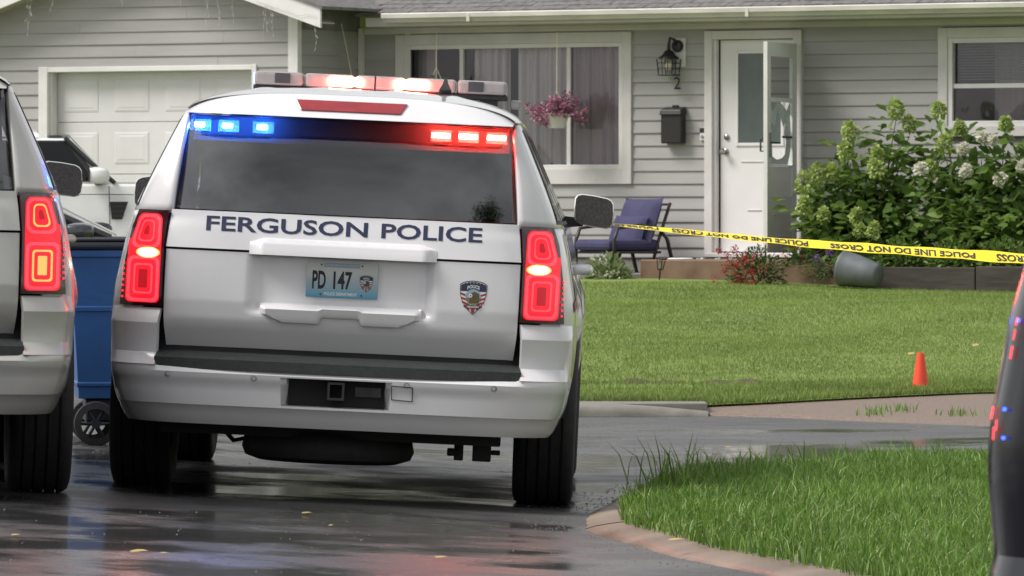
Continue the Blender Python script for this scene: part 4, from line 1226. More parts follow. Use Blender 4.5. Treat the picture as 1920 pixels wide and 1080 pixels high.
# ------------------------------------------------------------------ other vehicles
WS1 = 3.10
rr, radd = make_suv('white_suv', 'ivory_paint', (-7.485, 61.8, .30), R(-80), 0.0, 'white SUV parked side-on in front of the garage door', 'car', lights='none')
MB().quadbox([(1.02,3.52,.88),(1.02,3.62,.88),(1.02,3.68,1.05),(1.02,3.50,1.05),(1.038,3.52,.88),(1.038,3.62,.88),(1.03,3.68,1.05),(1.03,3.50,1.05)]).build('fender_vent', M['black_plastic'], rr, bevel=.008)
for k in range(3): MB().box(1.036,1.041,3.53,3.64,.91+k*.045,.918+k*.045).build('vent_slat', M['decal_grey'], rr)
MB().tube([(1.028,1.6,1.115),(1.028,2.6,1.12),(1.025,3.5,1.12),(.99,4.4,1.11)], .004, 5).build('body_seam', M['gap'], rr)
MB().tube([(.755,3.10,1.665),(.86,3.33,1.43),(.935,3.56,1.23)], .022, 8).build('windscreen_pillar', M['black_plastic'], rr)
WS1 = 2.80
sed, _ = make_suv('dark_sedan', 'dark_paint', (-6.55, 47.9, .09), R(-90), 0.0, 'dark car whose windscreen and hood show between the two SUVs', 'car', lights='none', kz=.78)
MB().tube([(.80,2.84,1.30),(.86,3.2,1.14),(.90,3.60,.965)], .03, 8).build('windscreen_pillar', M['black_plastic'], sed)
MB().box(-.85,.85,3.45,3.56,.955,.975).build('wiper_cowl', M['black_plastic'], sed)
blk, badd = make_suv('black_suv', 'black_paint', (1.802, 12.0, -.06), R(-15), 0.0, 'black glossy vehicle cut off by the right edge of the picture', 'car', lights='none')
bmat = Matrix.Translation(blk.location) @ blk.rotation_euler.to_matrix().to_4x4()
def edge_theta(px, z):
    for t in lin(-40, -89, 400):
        q = sht(t, z, .006); w_ = bmat @ Vector((q[0], q[1], z))
        if 960 + F*w_.x/w_.y <= px: return t
    return -80
def zof(py): return HC - (py-HOR)/F*12.3 + .06
for (x0_, x1_, ya, yb) in ((1859,1862,768,792),(1861,1864,806,830),(1867,1869,792,812),(1905,1908,598,612),(1901,1903,620,640),(1895,1898,652,676)):
    za, zb = zof(yb), zof(ya); t0, t1 = edge_theta(x0_, (za+zb)/2), edge_theta(x1_, (za+zb)/2)
    q = MB(); q.grid(lambda u,v: (lambda p: (p[0], p[1], za+(zb-za)*v))(sht(t0+(t1-t0)*u, (za+(zb-za)*v), .006)), lin(0,1,4), lin(0,1,5)); q.build('marker_light', M['led_red_soft'], blk)
for (px, py) in ((1884,774),(1882,828),(1910,606)):
    za = zof(py); t0, t1 = edge_theta(px-3, za), edge_theta(px+3, za)
    q = MB(); q.grid(lambda u,v: (lambda p: (p[0], p[1], za+.006*v))(sht(t0+(t1-t0)*u, (za+.006*v), .007)), lin(0,1,3), lin(0,1,3)); q.build('marker_light', M['led_blue_soft'], blk)

# ------------------------------------------------------------------ wheeled blue cart
M['cart_blue'] = pm('cart_blue', (.022,.090,.27), .42, var=.12, scale=3, bump=.1, bscale=40)
M['cart_lid'] = pm('cart_lid', (.012,.014,.022), .4, var=.2, scale=8)
cart = empty('waste_cart', (-1.98, 32.6, road_z(-1.98, 32.6)), (0,0,R(6)), 'blue wheeled waste cart with dark lid standing between the two SUVs', 'cart')
def cb(u, v, o):
    return None
z0, z1 = .24, .99
def ringc(z, k=0.0):
    t = (z-z0)/(z1-z0); hx0, hx1, hy = -.235-.045*t-k, .20+.10*t+k, .22+.07*t+k
    return [(hx0,-hy,z),(hx1,-hy,z),(hx1,hy,z),(hx0,hy,z)]
bd = MB()
levels = [(z0,0),(.30,0),(.302,.006),(.32,.006),(.322,0),(.68,0),(.682,.008),(.705,.008),(.707,0),(.955,0),(.957,.018),(.99,.018)]
for (z, k) in levels: bd.v += ringc(z, k)
for i in range(len(levels)-1):
    for q in range(4): bd.f.append((i*4+q, i*4+(q+1)%4, i*4+4+(q+1)%4, i*4+4+q))
bd.f.append((3,2,1,0)); bd.f.append(tuple(len(levels)*4-4+q for q in range(4)))
bd.build('bin', M['cart_blue'], cart, bevel=.012)
MB().box(-.33,.34,-.32,.32,.992,1.03).build('lid', M['cart_lid'], cart, bevel=.015)
MB().box(-.30,.31,-.29,.29,1.031,1.052).build('lid_crown', M['cart_lid'], cart, bevel=.012)
MB().tube([(-.33,-.26,.97),(-.38,-.26,.985),(-.38,.26,.985),(-.33,.26,.97)], .014, 8).build('handle', M['cart_lid'], cart)
MB().tube([(-.15,-.26,.115),(-.15,.26,.115)], .012, 8).build('axle', M['iron'], cart)
for s in (-1, 1):
    w_ = MB().lathe([(.075,-.025),(.108,-.022),(.113,0),(.108,.022),(.075,.025)], 28, 'y', (-.15,s*.27,.115), caps=False)
    wo = w_.build('wheel', M['rubber'], cart, auto=40)
    sp = MB().lathe([(.0,-.02),(.025,-.02),(.025,.02),(.0,.02)], 12, 'y', (-.15,s*.27,.115), caps=False)
    for q in range(6):
        a = q*math.pi/3; sp.tube([(-.15,s*.27,.115),(-.15+.08*math.cos(a),s*.27,.115+.08*math.sin(a))], .009, 6)
    sp.build('spokes', M['cart_lid'], wo)
MB().box(-.20,.18,-.20,.20,.12,.239).build('foot', M['cart_lid'], cart, bevel=.01)

# ------------------------------------------------------------------ traffic cone
M['cone'] = pm('cone', (.85,.070,.022), .45, var=.06, scale=12)
cx_, cd_ = (1726-960)/F*43.2, 43.2
cone = empty('traffic_cone', (cx_, cd_, .005), (0,0,.3), 'small plain orange traffic cone standing at the edge of the lawn', 'cone')
MB().lathe([(.066,.0),(.064,.012),(.026,.278),(.024,.290),(.018,.291),(.018,.282),(.058,.012)], 28, 'z', caps=False).build('cone_body', M['cone'], cone, auto=40)
MB().box(-.075,.075,-.075,.075,-.004,.008).build('base', M['cone'], cone, bevel=.01)

# ------------------------------------------------------------------ police tape
M['tape'] = pm('tape', (.80,.63,.012), .35, var=.06, scale=9)
tape = empty('police_tape', (0,0,0), (0,0,0), 'yellow POLICE LINE DO NOT CROSS tape strung across the lawn from the mirror', 'tape')
tape.location = ((1150-960)/F*30.6, 30.6, HC+(HOR-421)/F*30.6)
TP = [(1148,420.5),(1200,426),(1260,432),(1340,440),(1420,448),(1500,455.5),(1600,463),(1700,470),(1800,476.5),(1920,485),(2060,495),(2300,512)]
tp0 = Vector(tape.location)
def tape_c(px):
    t = (px-1148)/(2300-1148); d = 30.6 - 4.2*t
    return Vector(((px-960)/F*d, d, HC+(HOR-interp(px, TP))/F*d)) - tp0
def tape_pt(px, v, off=0.0):      # v in -.5..+.5 across the tape
    t = (px-1148)/(2300-1148)
    vis = interp(px, [(1148,.16),(1235,.30),(1300,.34),(1480,.46),(1600,.60),(1900,.68),(2300,.7)])*(1+.10*math.sin(px*.055)+.05*math.sin(px*.021))
    an = math.acos(min(1, vis*.86))
    c = tape_c(px); cr = Vector((0, math.sin(an), math.cos(an)))
    nrm = Vector((0, -math.cos(an), math.sin(an)))
    return c + cr*(.076*v) + nrm*(off + .006*math.sin(v*7+px*.03)*(.5-abs(v)))
pxs = lin(1148, 2300, 160)
MB().grid(lambda u,v: tape_pt(u, v), pxs, lin(-.5,.5,7)).build('ribbon', M['tape'], tape, smooth=True)
for (a, b) in ((995,1234),(1259,1515),(1556,1828),(1868,2150)):
    v_, f_, w_ = text2d('POLICE LINE DO NOT CROSS', .03)
    vv = [(b-(b-a)*x, -.02+.40-.62*y-.18) for (x, y) in v_]
    keep = [f for f in f_ if min(vv[i][0] for i in f) > 1152]
    me = bpy.data.meshes.new('lettering'); me.from_pydata([tuple(tape_pt(max(1149,x), y, .004)) for (x, y) in vv], [], keep); me.update(); me.materials.append(M['ink'])
    link('lettering', me, tape)

# ------------------------------------------------------------------ porch chair with blue-violet cushions (local: x = towards the sitter's front)
M['cushion'] = pm('cushion', (.050,.046,.115), .85, var=.12, scale=6, bump=.2, bscale=40)
M['chair_frame'] = pm('chair_frame', (.028,.024,.022), .45, var=.2, scale=20)
def pillow(sx, sy, sz, n=15, pinch=.55):
    m = MB()
    for side in (1, -1):
        m.grid(lambda u,v: (u*sx*(1+.05*abs(v)**3), v*sy*(1+.05*abs(u)**3), side*sz*((1-abs(u)**4)*(1-abs(v)**4))**pinch), lin(-1,1,n), lin(-1,1,n))
    return m
u_ = U(1165, .72)
ch = empty('porch_chair', hw(u_, .72, .655), (0,0,R(216)), 'metal framed porch chair with blue violet cushions left of the door', 'chair')
ch.scale = (.92,.94,.78)
for s in (-1, 1):
    y = s*.33
    fr = MB().tube([(.36,y,.0),(.35,y,.42),(.30,y,.56),(.0,y,.60),(-.25,y,.56),(-.36,y,.42),(-.46,y,.0)], .021, 8); fr.build('arm_frame', M['chair_frame'], ch, smooth=True)
    MB().tube([(-.18,y*.92,.10),(-.26,y*.92,.40),(-.42,y*.92,.88)], .018, 8).build('back_post', M['chair_frame'], ch, smooth=True)
MB().tube([(-.42,-.30,.86),(-.42,.30,.86)], .016, 8).build('back_rail', M['chair_frame'], ch)
MB().box(-.30,.36,-.31,.31,.24,.275).build('seat_frame', M['chair_frame'], ch, bevel=.01)
MB().box(-.30,.40,-.305,.305,.276,.42).build('seat_cushion', M['cushion'], ch, bevel=.05)
p = pillow(.30,.31,.085); o = p.build('back_cushion', M['cushion'], ch, smooth=True); o.location = (-.225,0,.64); o.rotation_euler = (0, R(-107), 0)
p = pillow(.20,.27,.075); o = p.build('lumbar_cushion', M['cushion'], ch, smooth=True); o.location = (-.09,0,.52); o.rotation_euler = (0, R(-107), 0)

# ------------------------------------------------------------------ foliage tools
def leaf_mat(name, c1, c2, rough=.5, c3=None, patch=None):
    m, n, L, b, out = new_mat(name)
    g = n.new('ShaderNodeNewGeometry'); r = n.new('ShaderNodeValToRGB'); oi = n.new('ShaderNodeObjectInfo'); ad = n.new('ShaderNodeMath'); ad.operation = 'ADD'; fr = n.new('ShaderNodeMath'); fr.operation = 'FRACT'
    L.new(g.outputs['Random Per Island'], ad.inputs[0]); L.new(oi.outputs['Random'], ad.inputs[1]); L.new(ad.outputs[0], fr.inputs[0]); L.new(fr.outputs[0], r.inputs[0])
    r.color_ramp.elements[0].color = (*c1, 1); r.color_ramp.elements[1].color = (*c2, 1)
    if c3:
        e = r.color_ramp.elements.new(.9); e.color = (*c2, 1); r.color_ramp.elements[2].color = (*c3, 1)
    if patch:
        tcn = n.new('ShaderNodeTexCoord'); nz = n.new('ShaderNodeTexNoise'); nz.inputs['Scale'].default_value = patch; nz.inputs['Detail'].default_value = 4
        L.new(tcn.outputs['Object'], nz.inputs['Vector']); mr_ = n.new('ShaderNodeMapRange'); L.new(nz.outputs['Fac'], mr_.inputs[0])
        mr_.inputs['From Min'].default_value = .3; mr_.inputs['From Max'].default_value = .7; mr_.inputs['To Min'].default_value = .70; mr_.inputs['To Max'].default_value = 1.22
        vm = n.new('ShaderNodeVectorMath'); vm.operation = 'SCALE'; L.new(r.outputs[0], vm.inputs[0]); L.new(mr_.outputs[0], vm.inputs['Scale'])
        class _R: outputs = [vm.outputs[0]]
        r = _R
    L.new(r.outputs[0], b.inputs['Base Color']); b.inputs['Roughness'].default_value = rough
    b.inputs['Transmission Weight'].default_value = 0.0
    tr = n.new('ShaderNodeBsdfTranslucent'); L.new(r.outputs[0], tr.inputs[0]); mix = n.new('ShaderNodeMixShader'); mix.inputs[0].default_value = .36
    L.new(b.outputs[0], mix.inputs[1]); L.new(tr.outputs[0], mix.inputs[2]); L.new(mix.outputs[0], out.inputs[0])
    return m
M['grass_near'] = leaf_mat('grass_near', (.085,.18,.022), (.21,.36,.065), .45, (.46,.50,.22), 1.6)
M['grass_far'] = leaf_mat('grass_far', (.16,.235,.042), (.25,.33,.085), .6, (.36,.40,.16), .8)
M['hydrangea_leaf'] = leaf_mat('hydrangea_leaf', (.075,.145,.03), (.21,.31,.07), .42)
M['lime_petal'] = leaf_mat('lime_petal', (.30,.40,.09), (.52,.60,.24), .6)
M['cream_petal'] = leaf_mat('cream_petal', (.66,.65,.52), (.88,.86,.80), .6)
M['small_leaf'] = leaf_mat('small_leaf', (.03,.075,.012), (.085,.15,.03), .5)
M['red_petal'] = leaf_mat('red_petal', (.30,.015,.025), (.50,.06,.06), .6)
M['pink_petal'] = leaf_mat('pink_petal', (.34,.09,.19), (.62,.32,.44), .6)
M['purple_petal'] = leaf_mat('purple_petal', (.12,.05,.20), (.25,.12,.34), .6)
M['pale_leaf'] = leaf_mat('pale_leaf', (.11,.18,.05), (.42,.46,.26), .5)
M['dry_stem'] = leaf_mat('dry_stem', (.16,.11,.05), (.30,.24,.10), .7)
M['stem'] = pm('stem', (.06,.06,.02), .7, var=.3, scale=30)

def blades(pts, h, w, lean, seed=1, curve=.5):
    """pts (n,3); returns V, tri indices"""
    r = np.random.default_rng(seed); n = len(pts)
    az = r.uniform(0, 2*np.pi, n); la = r.uniform(0, 2*np.pi, n)
    L1 = lean*r.uniform(.2, 1.3, n)*h
    dx, dy = np.cos(az)*w/2, np.sin(az)*w/2; lx, ly = np.cos(la)*L1, np.sin(la)*L1
    V = np.zeros((n, 5, 3), np.float32)
    V[:,0] = pts + np.stack([-dx,-dy,-.01+0*dx],1); V[:,1] = pts + np.stack([dx,dy,-.01+0*dx],1)
    m = pts + np.stack([lx*.35, ly*.35, h*.55],1)
    V[:,2] = m + np.stack([-dx*.8,-dy*.8,0*dx],1); V[:,3] = m + np.stack([dx*.8,dy*.8,0*dx],1)
    V[:,4] = pts + np.stack([lx, ly, h*np.sqrt(np.maximum(.15, 1-(L1/h)**2*.6))],1)
    b = (np.arange(n)*5)[:,None]
    T = np.concatenate([b+np.array([[0,1,3]]), b+np.array([[0,3,2]]), b+np.array([[2,3,4]])],0)
    return V.reshape(-1,3), T
LEAF = [(0,0,0),(.10,.22,.012),(.36,.32,.02),(.72,.20,.0),(1.0,0,-.07),(.72,-.20,.0),(.36,-.32,.02),(.10,-.22,.012),(.36,0,-.03),(.72,0,-.04)]
LF = [(0,1,8),(1,2,8),(2,3,9,8),(3,4,9),(4,5,9),(5,6,8,9),(6,7,8),(7,0,8)]
def leaf_mesh(name, mat, L=1.0, wid=1.0):
    me = bpy.data.meshes.new(name); me.from_pydata([(x*L, y*L*wid, z*L) for (x,y,z) in LEAF], [], LF); me.update(); me.materials.append(mat)
    for p_ in me.polygons: p_.use_smooth = True
    return me
def leaf_cloud(pos, dirs, size, mat, name, wid=.6, seed=3):
    """many simple leaves (2 quads folded on the midrib) as one mesh"""
    r = np.random.default_rng(seed); n = len(pos)
    d = dirs/np.linalg.norm(dirs, axis=1, keepdims=True)
    up = np.stack([r.normal(0,.5,n), r.normal(0,.5,n), np.ones(n)],1)
    s = np.cross(d, up); s /= np.linalg.norm(s, axis=1, keepdims=True)+1e-9; nn = np.cross(s, d)
    S = size[:,None]
    V = np.zeros((n,6,3), np.float32)
    V[:,0] = pos; V[:,1] = pos + d*S*.45 + s*S*wid*.5 + nn*S*.08; V[:,2] = pos + d*S*.9 + s*S*wid*.22; V[:,3] = pos + d*S - nn*S*.08
    V[:,4] = pos + d*S*.9 - s*S*wid*.22; V[:,5] = pos + d*S*.45 - s*S*wid*.5 + nn*S*.08
    b = (np.arange(n)*6)[:,None]
    Q = np.concatenate([b+np.array([[0,1,2,3]]), b+np.array([[0,3,4,5]])],0)
    return fastmesh(name, V.reshape(-1,3), Q, mat, True)
def petal_head(name, mat, rx, rz, n, size, seed):
    r = np.random.default_rng(seed)
    d = r.normal(0,1,(n,3)); d /= np.linalg.norm(d,axis=1,keepdims=True); k = r.uniform(.55,1,n)[:,None]
    pos = d*k*np.array([rx,rx,rz]); pos[:,:2] *= (1.0-.35*(pos[:,2:3]/rz))
    return leaf_cloud(pos, d + r.normal(0,.6,(n,3)), np.full(n, size)*r.uniform(.7,1.3,n), mat, name, .9, seed)
def px_w(px, py, w, dw=0.0):
    u = U(px, w); return Vector(hw(u, w, ZP(py, px, w)))

# ------------------------------------------------------------------ hydrangeas by the wall
hy_leaf = leaf_mesh('leaf', M['hydrangea_leaf'], 1.0, 1.0)
def hydrangea(label, base_px, w, tops, heads, seed, dense, big):
    r = np.random.default_rng(seed)
    bz = .66
    b0 = hw(U(base_px, w), w, bz)
    root = empty('hydrangea', b0, HROT, label, 'shrub', 'hydrangeas along the front wall')
    inv = root.matrix_basis.inverted()
    B = Vector((0,0,0))
    pts = []
    for (px, py, ww) in tops:
        t_ = inv @ px_w(px, py, ww)
        st = Vector((t_.x*.15 + r.normal(0,.03), t_.y*.15 + r.normal(0,.03), 0))
        mid = st.lerp(t_, .5) + Vector((r.normal(0,.03), r.normal(0,.03), .05))
        MB().tube([st, mid, t_], .008, 6, r1=.004).build('stem', M['stem'], root)
        for k in range(dense):
            q = r.uniform(.12, 1.0)
            c = (st.lerp(mid, q*2) if q < .5 else mid.lerp(t_, q*2-1))
            sp = .16*(1.15-.7*q)+.03
            pts.append((c + Vector((r.normal(0,sp), r.normal(0,sp), r.normal(0,sp*.6))), c, q))
    pos = np.array([p_[0] for p_ in pts]); ctr = np.array([p_[1] for p_ in pts])
    keep = pos[:,2] > .03; pos = pos[keep]; ctr = ctr[keep]
    d = pos-ctr; d[:,2] -= .04; d += r.normal(0,.05,d.shape)
    size = r.uniform(.09,.165,len(pos))
    # the leaves nearest the street are single pieces, the mass behind is one
    order = np.argsort(pos[:,1]); front = order[:big]; rest = order[big:]
    o = link('foliage', leaf_cloud(pos[rest], d[rest], size[rest], M['hydrangea_leaf'], 'foliage', .62, seed), root); tag(o, kind='stuff')
    for i in front:
        lf = link('leaf', hy_leaf, root, loc=pos[i])
        dv = Vector(d[i]).normalized(); lf.rotation_euler = (dv.to_track_quat('X','Z')).to_euler(); lf.rotation_euler.rotate_axis('X', r.normal(0,.5)); s_ = size[i]; lf.scale = (s_, s_, s_)
    for j, (px, py, ww, kind, sc_) in enumerate(heads):
        p_ = inv @ px_w(px, py, ww+.30)
        me = petal_head('flower_head', M['lime_petal' if kind == 'l' else 'cream_petal'], .062*sc_*(1 if kind == 'l' else .8), .085*sc_ if kind == 'l' else .05*sc_, 240, .034, seed*50+j)
        h_ = link('flower_head', me, root, loc=p_, rot=(r.normal(0,.3), r.normal(0,.3), 0))
    return root
hydrangea('lime flowered hydrangea right of the storm door, tallest stems in front of bare siding', 1610, .75,
    [(1680,225,.7),(1595,265,.8),(1645,300,.8),(1705,255,.6),(1640,330,.9),(1530,340,.9),(1565,345,.8),(1510,370,1.0),(1605,400,1.0),(1640,405,1.1),(1725,325,.8),(1540,420,1.1),(1580,440,1.2),(1650,440,1.2),(1690,400,1.0),(1700,340,.7),(1560,385,1.1),(1620,365,.9),(1665,370,.9),(1670,290,.7),(1715,430,1.1),(1600,320,.8)],
    [(1680,203,.7,'l',1.15),(1594,246,.8,'l',1.2),(1585,282,.85,'l',1.1),(1645,292,.8,'l',1.1),(1705,232,.65,'l',1.0),(1642,316,.9,'l',1.1),(1532,326,.9,'l',1.3),(1560,322,.85,'l',1.0),(1507,342,1.0,'l',1.25),(1508,385,1.1,'l',1.0),(1606,405,1.05,'l',.8),(1638,432,1.15,'l',.9),(1545,402,1.1,'l',.8),(1727,316,.85,'c',1.0),(1612,432,1.15,'l',.6)], 11, 125, 290)
hydrangea('white flowered hydrangea below the right-hand window', 1850, .75,
    [(1760,235,.6),(1885,240,.6),(1805,290,.7),(1840,300,.7),(1875,340,.8),(1815,335,.8),(1770,290,.7),(1920,280,.7),(1960,250,.7),(1900,380,1.0),(1860,400,1.0),(1935,390,1.0),(1880,430,1.1),(1820,390,1.0),(1785,330,.8),(1790,360,.9),(1930,330,.8),(1960,400,1.0),(1850,360,.9),(1910,430,1.1),(1770,350,.9),(2010,330,.8),(2040,280,.8),(1895,290,.7)],
    [(1760,205,.6,'l',1.0),(1772,270,.65,'l',1.25),(1885,232,.6,'l',.8),(1806,278,.7,'c',.8),(1842,256,.65,'c',.8),(1812,320,.8,'c',1.0),(1876,336,.8,'c',1.1),(1918,312,.8,'c',.8),(1862,262,.65,'c',.6),(1745,318,.7,'l',1.0),(1800,240,.6,'l',.8)], 12, 130, 290)
# low plants between and under the shrubs
def tuft(name, label, cat, px, py, w, rx, rz, n, size, mat, seed, flowers=(), group=None, rot=0.0):
    r = np.random.default_rng(seed)
    p0 = px_w(px, py, w); root = empty(name, p0, HROT, label, cat, group)
    d = r.normal(0,1,(n,3)); d[:,2] = np.abs(d[:,2]); d /= np.linalg.norm(d,axis=1,keepdims=True); k = r.uniform(.15,1,n)[:,None]**.6
    pos = d*k*np.array([rx, rx*.8, rz])
    o = link('foliage', leaf_cloud(pos, d+r.normal(0,.4,(n,3)), r.uniform(.6,1.3,n)*size, M[mat], 'foliage', .5, seed), root); tag(o, kind='stuff')
    for q in range(7):
        a = r.uniform(0, 6.28); t_ = Vector((math.cos(a)*rx*.7, math.sin(a)*rx*.6, rz*r.uniform(.5,.9)))
        MB().tube([(0,0,0), t_*.5+Vector((0,0,.02)), t_], .004, 5).build('stem', M['stem'], root)
    for j, (dx, dz, m_, rr_, nn) in enumerate(flowers):
        link('flower_head', petal_head('flower_head', M[m_], rr_, rr_*1.2, nn, .018, seed*31+j), root, loc=(dx, -rx*.75 + r.normal(0,.04), dz))
    return root
rf_ = np.random.default_rng(5)
red = tuft('red_flower_plant', 'uprooted plant with small red flowers lying on the lawn edge below the door', 'plant', 1418, 532, 1.75, .30, .36, 900, .045, 'small_leaf', 21,
     [(rf_.uniform(-.30,.16), rf_.uniform(.0,.14), 'red_petal', .030, 26) for _ in range(16)] + [(rf_.uniform(-.28,.10), rf_.uniform(.12,.34), 'red_petal', .026, 24) for _ in range(16)] + [(rf_.uniform(.0,.25), rf_.uniform(.1,.3), 'red_petal', .02, 14) for _ in range(6)])
tuft('hosta_plant', 'pale variegated leafy plant with white flowers in front of the porch chair', 'plant', 1140, 530, 1.5, .24, .24, 330, .085, 'pale_leaf', 22,
     [(-.05,.10,'cream_petal',.03,30),(.14,.08,'cream_petal',.035,30),(.05,.22,'cream_petal',.03,26),(.2,.03,'cream_petal',.03,20)])
tuft('low_plant', 'small leafy plant with red buds between the door and the spilled pot', 'plant', 1500, 500, 1.45, .16, .2, 260, .045, 'small_leaf', 23, [(-.08,.12,'red_petal',.016,10),(.02,.17,'red_petal',.016,10),(.10,.1,'red_petal',.016,10)])
for i, (px, lab) in enumerate(((1690,'dark low plant under the lime hydrangea beside the edging'),(1790,'dark low plant at the gap between the two hydrangeas'),(1880,'dark low plant under the white hydrangea at the right edge'))):
    tuft('ground_plant', lab, 'plant', px, 500, 1.35, .28, .26, 420, .06, 'hydrangea_leaf', 30+i, group='low plants along the timber edging')

# ------------------------------------------------------------------ spilled pot
M['pot_grey'] = pm('pot_grey', (.12,.132,.142), .5, var=.15, scale=8)
pq = px_w(1580, 503, 1.9); pq.z = lawn_z(pq.x, pq.y) + .19
pot = empty('spilled_pot', pq, (0, R(101), -HY), 'grey planter tipped over on the lawn in front of the hydrangeas', 'planter')
MB().lathe([(.172,0),(.176,.012),(.168,.03),(.158,.12),(.135,.26),(.115,.37),(.098,.39),(.0,.392)], 36, 'z', caps=False).build('pot', M['pot_grey'], pot, auto=50)
MB().lathe([(.170,.001),(.150,.10),(.0,.11)], 30, 'z', caps=False).build('soil', M['soil'], pot, smooth=True)
sp_root = empty('spilled_plant', px_w(1560, 525, 1.9), HROT, 'dry grassy plant with purple flowers spilling from the tipped planter', 'plant')
r = np.random.default_rng(41)
for q in range(46):
    a = r.uniform(-.5,.5); l_ = r.uniform(.2,.46)
    MB().tube([(.05,r.uniform(-.06,.06),r.uniform(.0,.15)),(-l_*.5, a*.15, r.uniform(.03,.2)),(-l_, a*.3, r.uniform(-.03,.16))], .0035, 4, r1=.001).build('stem', M['dry_stem'], sp_root)
for j in range(10):
    link('flower_head', petal_head('flower_head', M['purple_petal' if j < 7 else 'pale_leaf'], .035, .035, 30, .018, 400+j), sp_root, loc=(r.uniform(-.16,.04), -.05+r.normal(0,.05), r.uniform(.05,.27) if j < 7 else r.uniform(.02,.12)))
pos = np.stack([r.uniform(-.2,.05,260), r.normal(0,.08,260), r.uniform(0,.2,260)],1)
tag(link('foliage', leaf_cloud(pos, r.normal(0,1,(260,3)), r.uniform(.02,.045,260), M['small_leaf'], 'foliage', .5, 9), sp_root), kind='stuff')

# ------------------------------------------------------------------ small things about the porch
st = empty('garden_light', px_w(1236, 528, 1.55), (R(4),R(8),-HY), 'black garden stake light leaning in front of the porch edge', 'lamp')
MB().tube([(0,0,-.05),(0,0,.12)], .008, 6).build('stake', M['iron'], st)
for (x, y) in ((-.03,-.03),(.03,-.03),(.03,.03),(-.03,.03)): MB().tube([(x*.6,y*.6,.12),(x,y,.22)], .005, 5).build('cage_bar', M['iron'], st)
MB().box(-.045,.045,-.045,.045,.22,.235).build('cap', M['iron'], st, bevel=.004); MB().box(-.02,.02,-.02,.02,.112,.122).build('collar', M['iron'], st)
MB().lathe([(.0,.125),(.014,.13),(.014,.19),(.0,.2)], 10, 'z', caps=False).build('lamp_tube', M['bar_clear'], st)
fr = empty('plastic_disc', px_w(1276, 486, .9), HROT, 'white plastic disc lying flat on the porch', 'disc'); fr.location.z = .792
MB().lathe([(.0,.012),(.10,.012),(.13,.006),(.135,.0),(.13,-.001)], 28, 'z', caps=False).build('disc', M['decal_white'], fr, smooth=True)
gr = np.random.default_rng(8)
M['shard'] = pm('shard', (.6,.66,.64), .15, var=.1)
sh_ = MB()
for q in range(70):
    u0 = U(gr.uniform(1300,1440), .8); w0 = gr.uniform(.05,1.2); a = gr.uniform(0,6.28); s_ = gr.uniform(.008,.028)
    c = hw(u0, w0, .7925)
    sh_.poly([(c[0]+s_*math.cos(a), c[1]+s_*math.sin(a), c[2]), (c[0]+s_*math.cos(a+2.2), c[1]+s_*math.sin(a+2.2), c[2]+.004), (c[0]+s_*math.cos(a+4.0), c[1]+s_*math.sin(a+4.0), c[2]+s_*.5)])
tag(sh_.build('glass_shards', M['shard']), 'scattered broken glass on the porch below the door', 'glass', kind='stuff')

# hanging basket and hooks
def basket(name, label, px, py_top, py, w, full):
    top = px_w(px, py_top, w); c = px_w(px, py, w)
    root = empty(name, c, HROT, label, 'planter', 'hanging baskets under the eave')
    h_ = top.z - c.z
    MB().tube([(0,0,.10),(0,0,h_*.55),(.004,0,h_)], .0035, 5).build('hanging_wire', M['bulb'], root)
    for q in range(3):
        a = q*2.1; MB().tube([(0,0,.22),(.12*math.cos(a),.12*math.sin(a),-.02)], .0025, 4).build('chain', M['bulb'], root)
    MB().lathe([(.0,-.15),(.085,-.15),(.12,-.02),(.128,-.01),(.12,-.005)], 24, 'z', caps=False).build('pot', M['trim_white'], root, auto=40)
    r = np.random.default_rng(int(px)); n = 620 if full else 200
    d = r.normal(0,1,(n,3)); d /= np.linalg.norm(d,axis=1,keepdims=True); k = r.uniform(.2,1,n)[:,None]
    pos = d*k*np.array([.34,.26,.13]); pos[:,2] += .04 - .25*(np.abs(pos[:,0])**2)*2
    pos[:,2] += .05*np.sin(pos[:,0]*14)
    tag(link('foliage', leaf_cloud(pos, d, r.uniform(.015,.04,n), M['small_leaf'], 'foliage', .5, 5), root), kind='stuff')
    if full:
        idx = r.choice(n, 190, replace=False)
        for j in idx:
            q = pos[j]*1.03
            if pos[j,1] > .12: continue
            link('flower', petal_head('flower', M['pink_petal'], .022, .022, 12, .026, int(j)) if j % 5 == 0 or not PK else random.choice(PK), root, loc=q)
            if j % 5 == 0: PK.append(root.children[-1].data if False else C.objects[-1].data)
    return root
PK = []
basket('hanging_basket', 'hanging basket of pink flowers in front of the large window', 1044, 60, 212, .36, True)
basket('hanging_basket', 'hanging basket mostly hidden behind the roof light bar', 818, 58, 168, .36, False)
wp = [px_w(640, 44, .5), px_w(650, 92, .5), px_w(661, 150, .5)]
hk = empty('basket_hanger', wp[0], (0,0,0), 'thin pale cord hanging slanted from the gutter corner', 'cord'); MB().tube([Vector(q)-wp[0] for q in wp], .004, 5).build('strand', M['bulb'], hk)
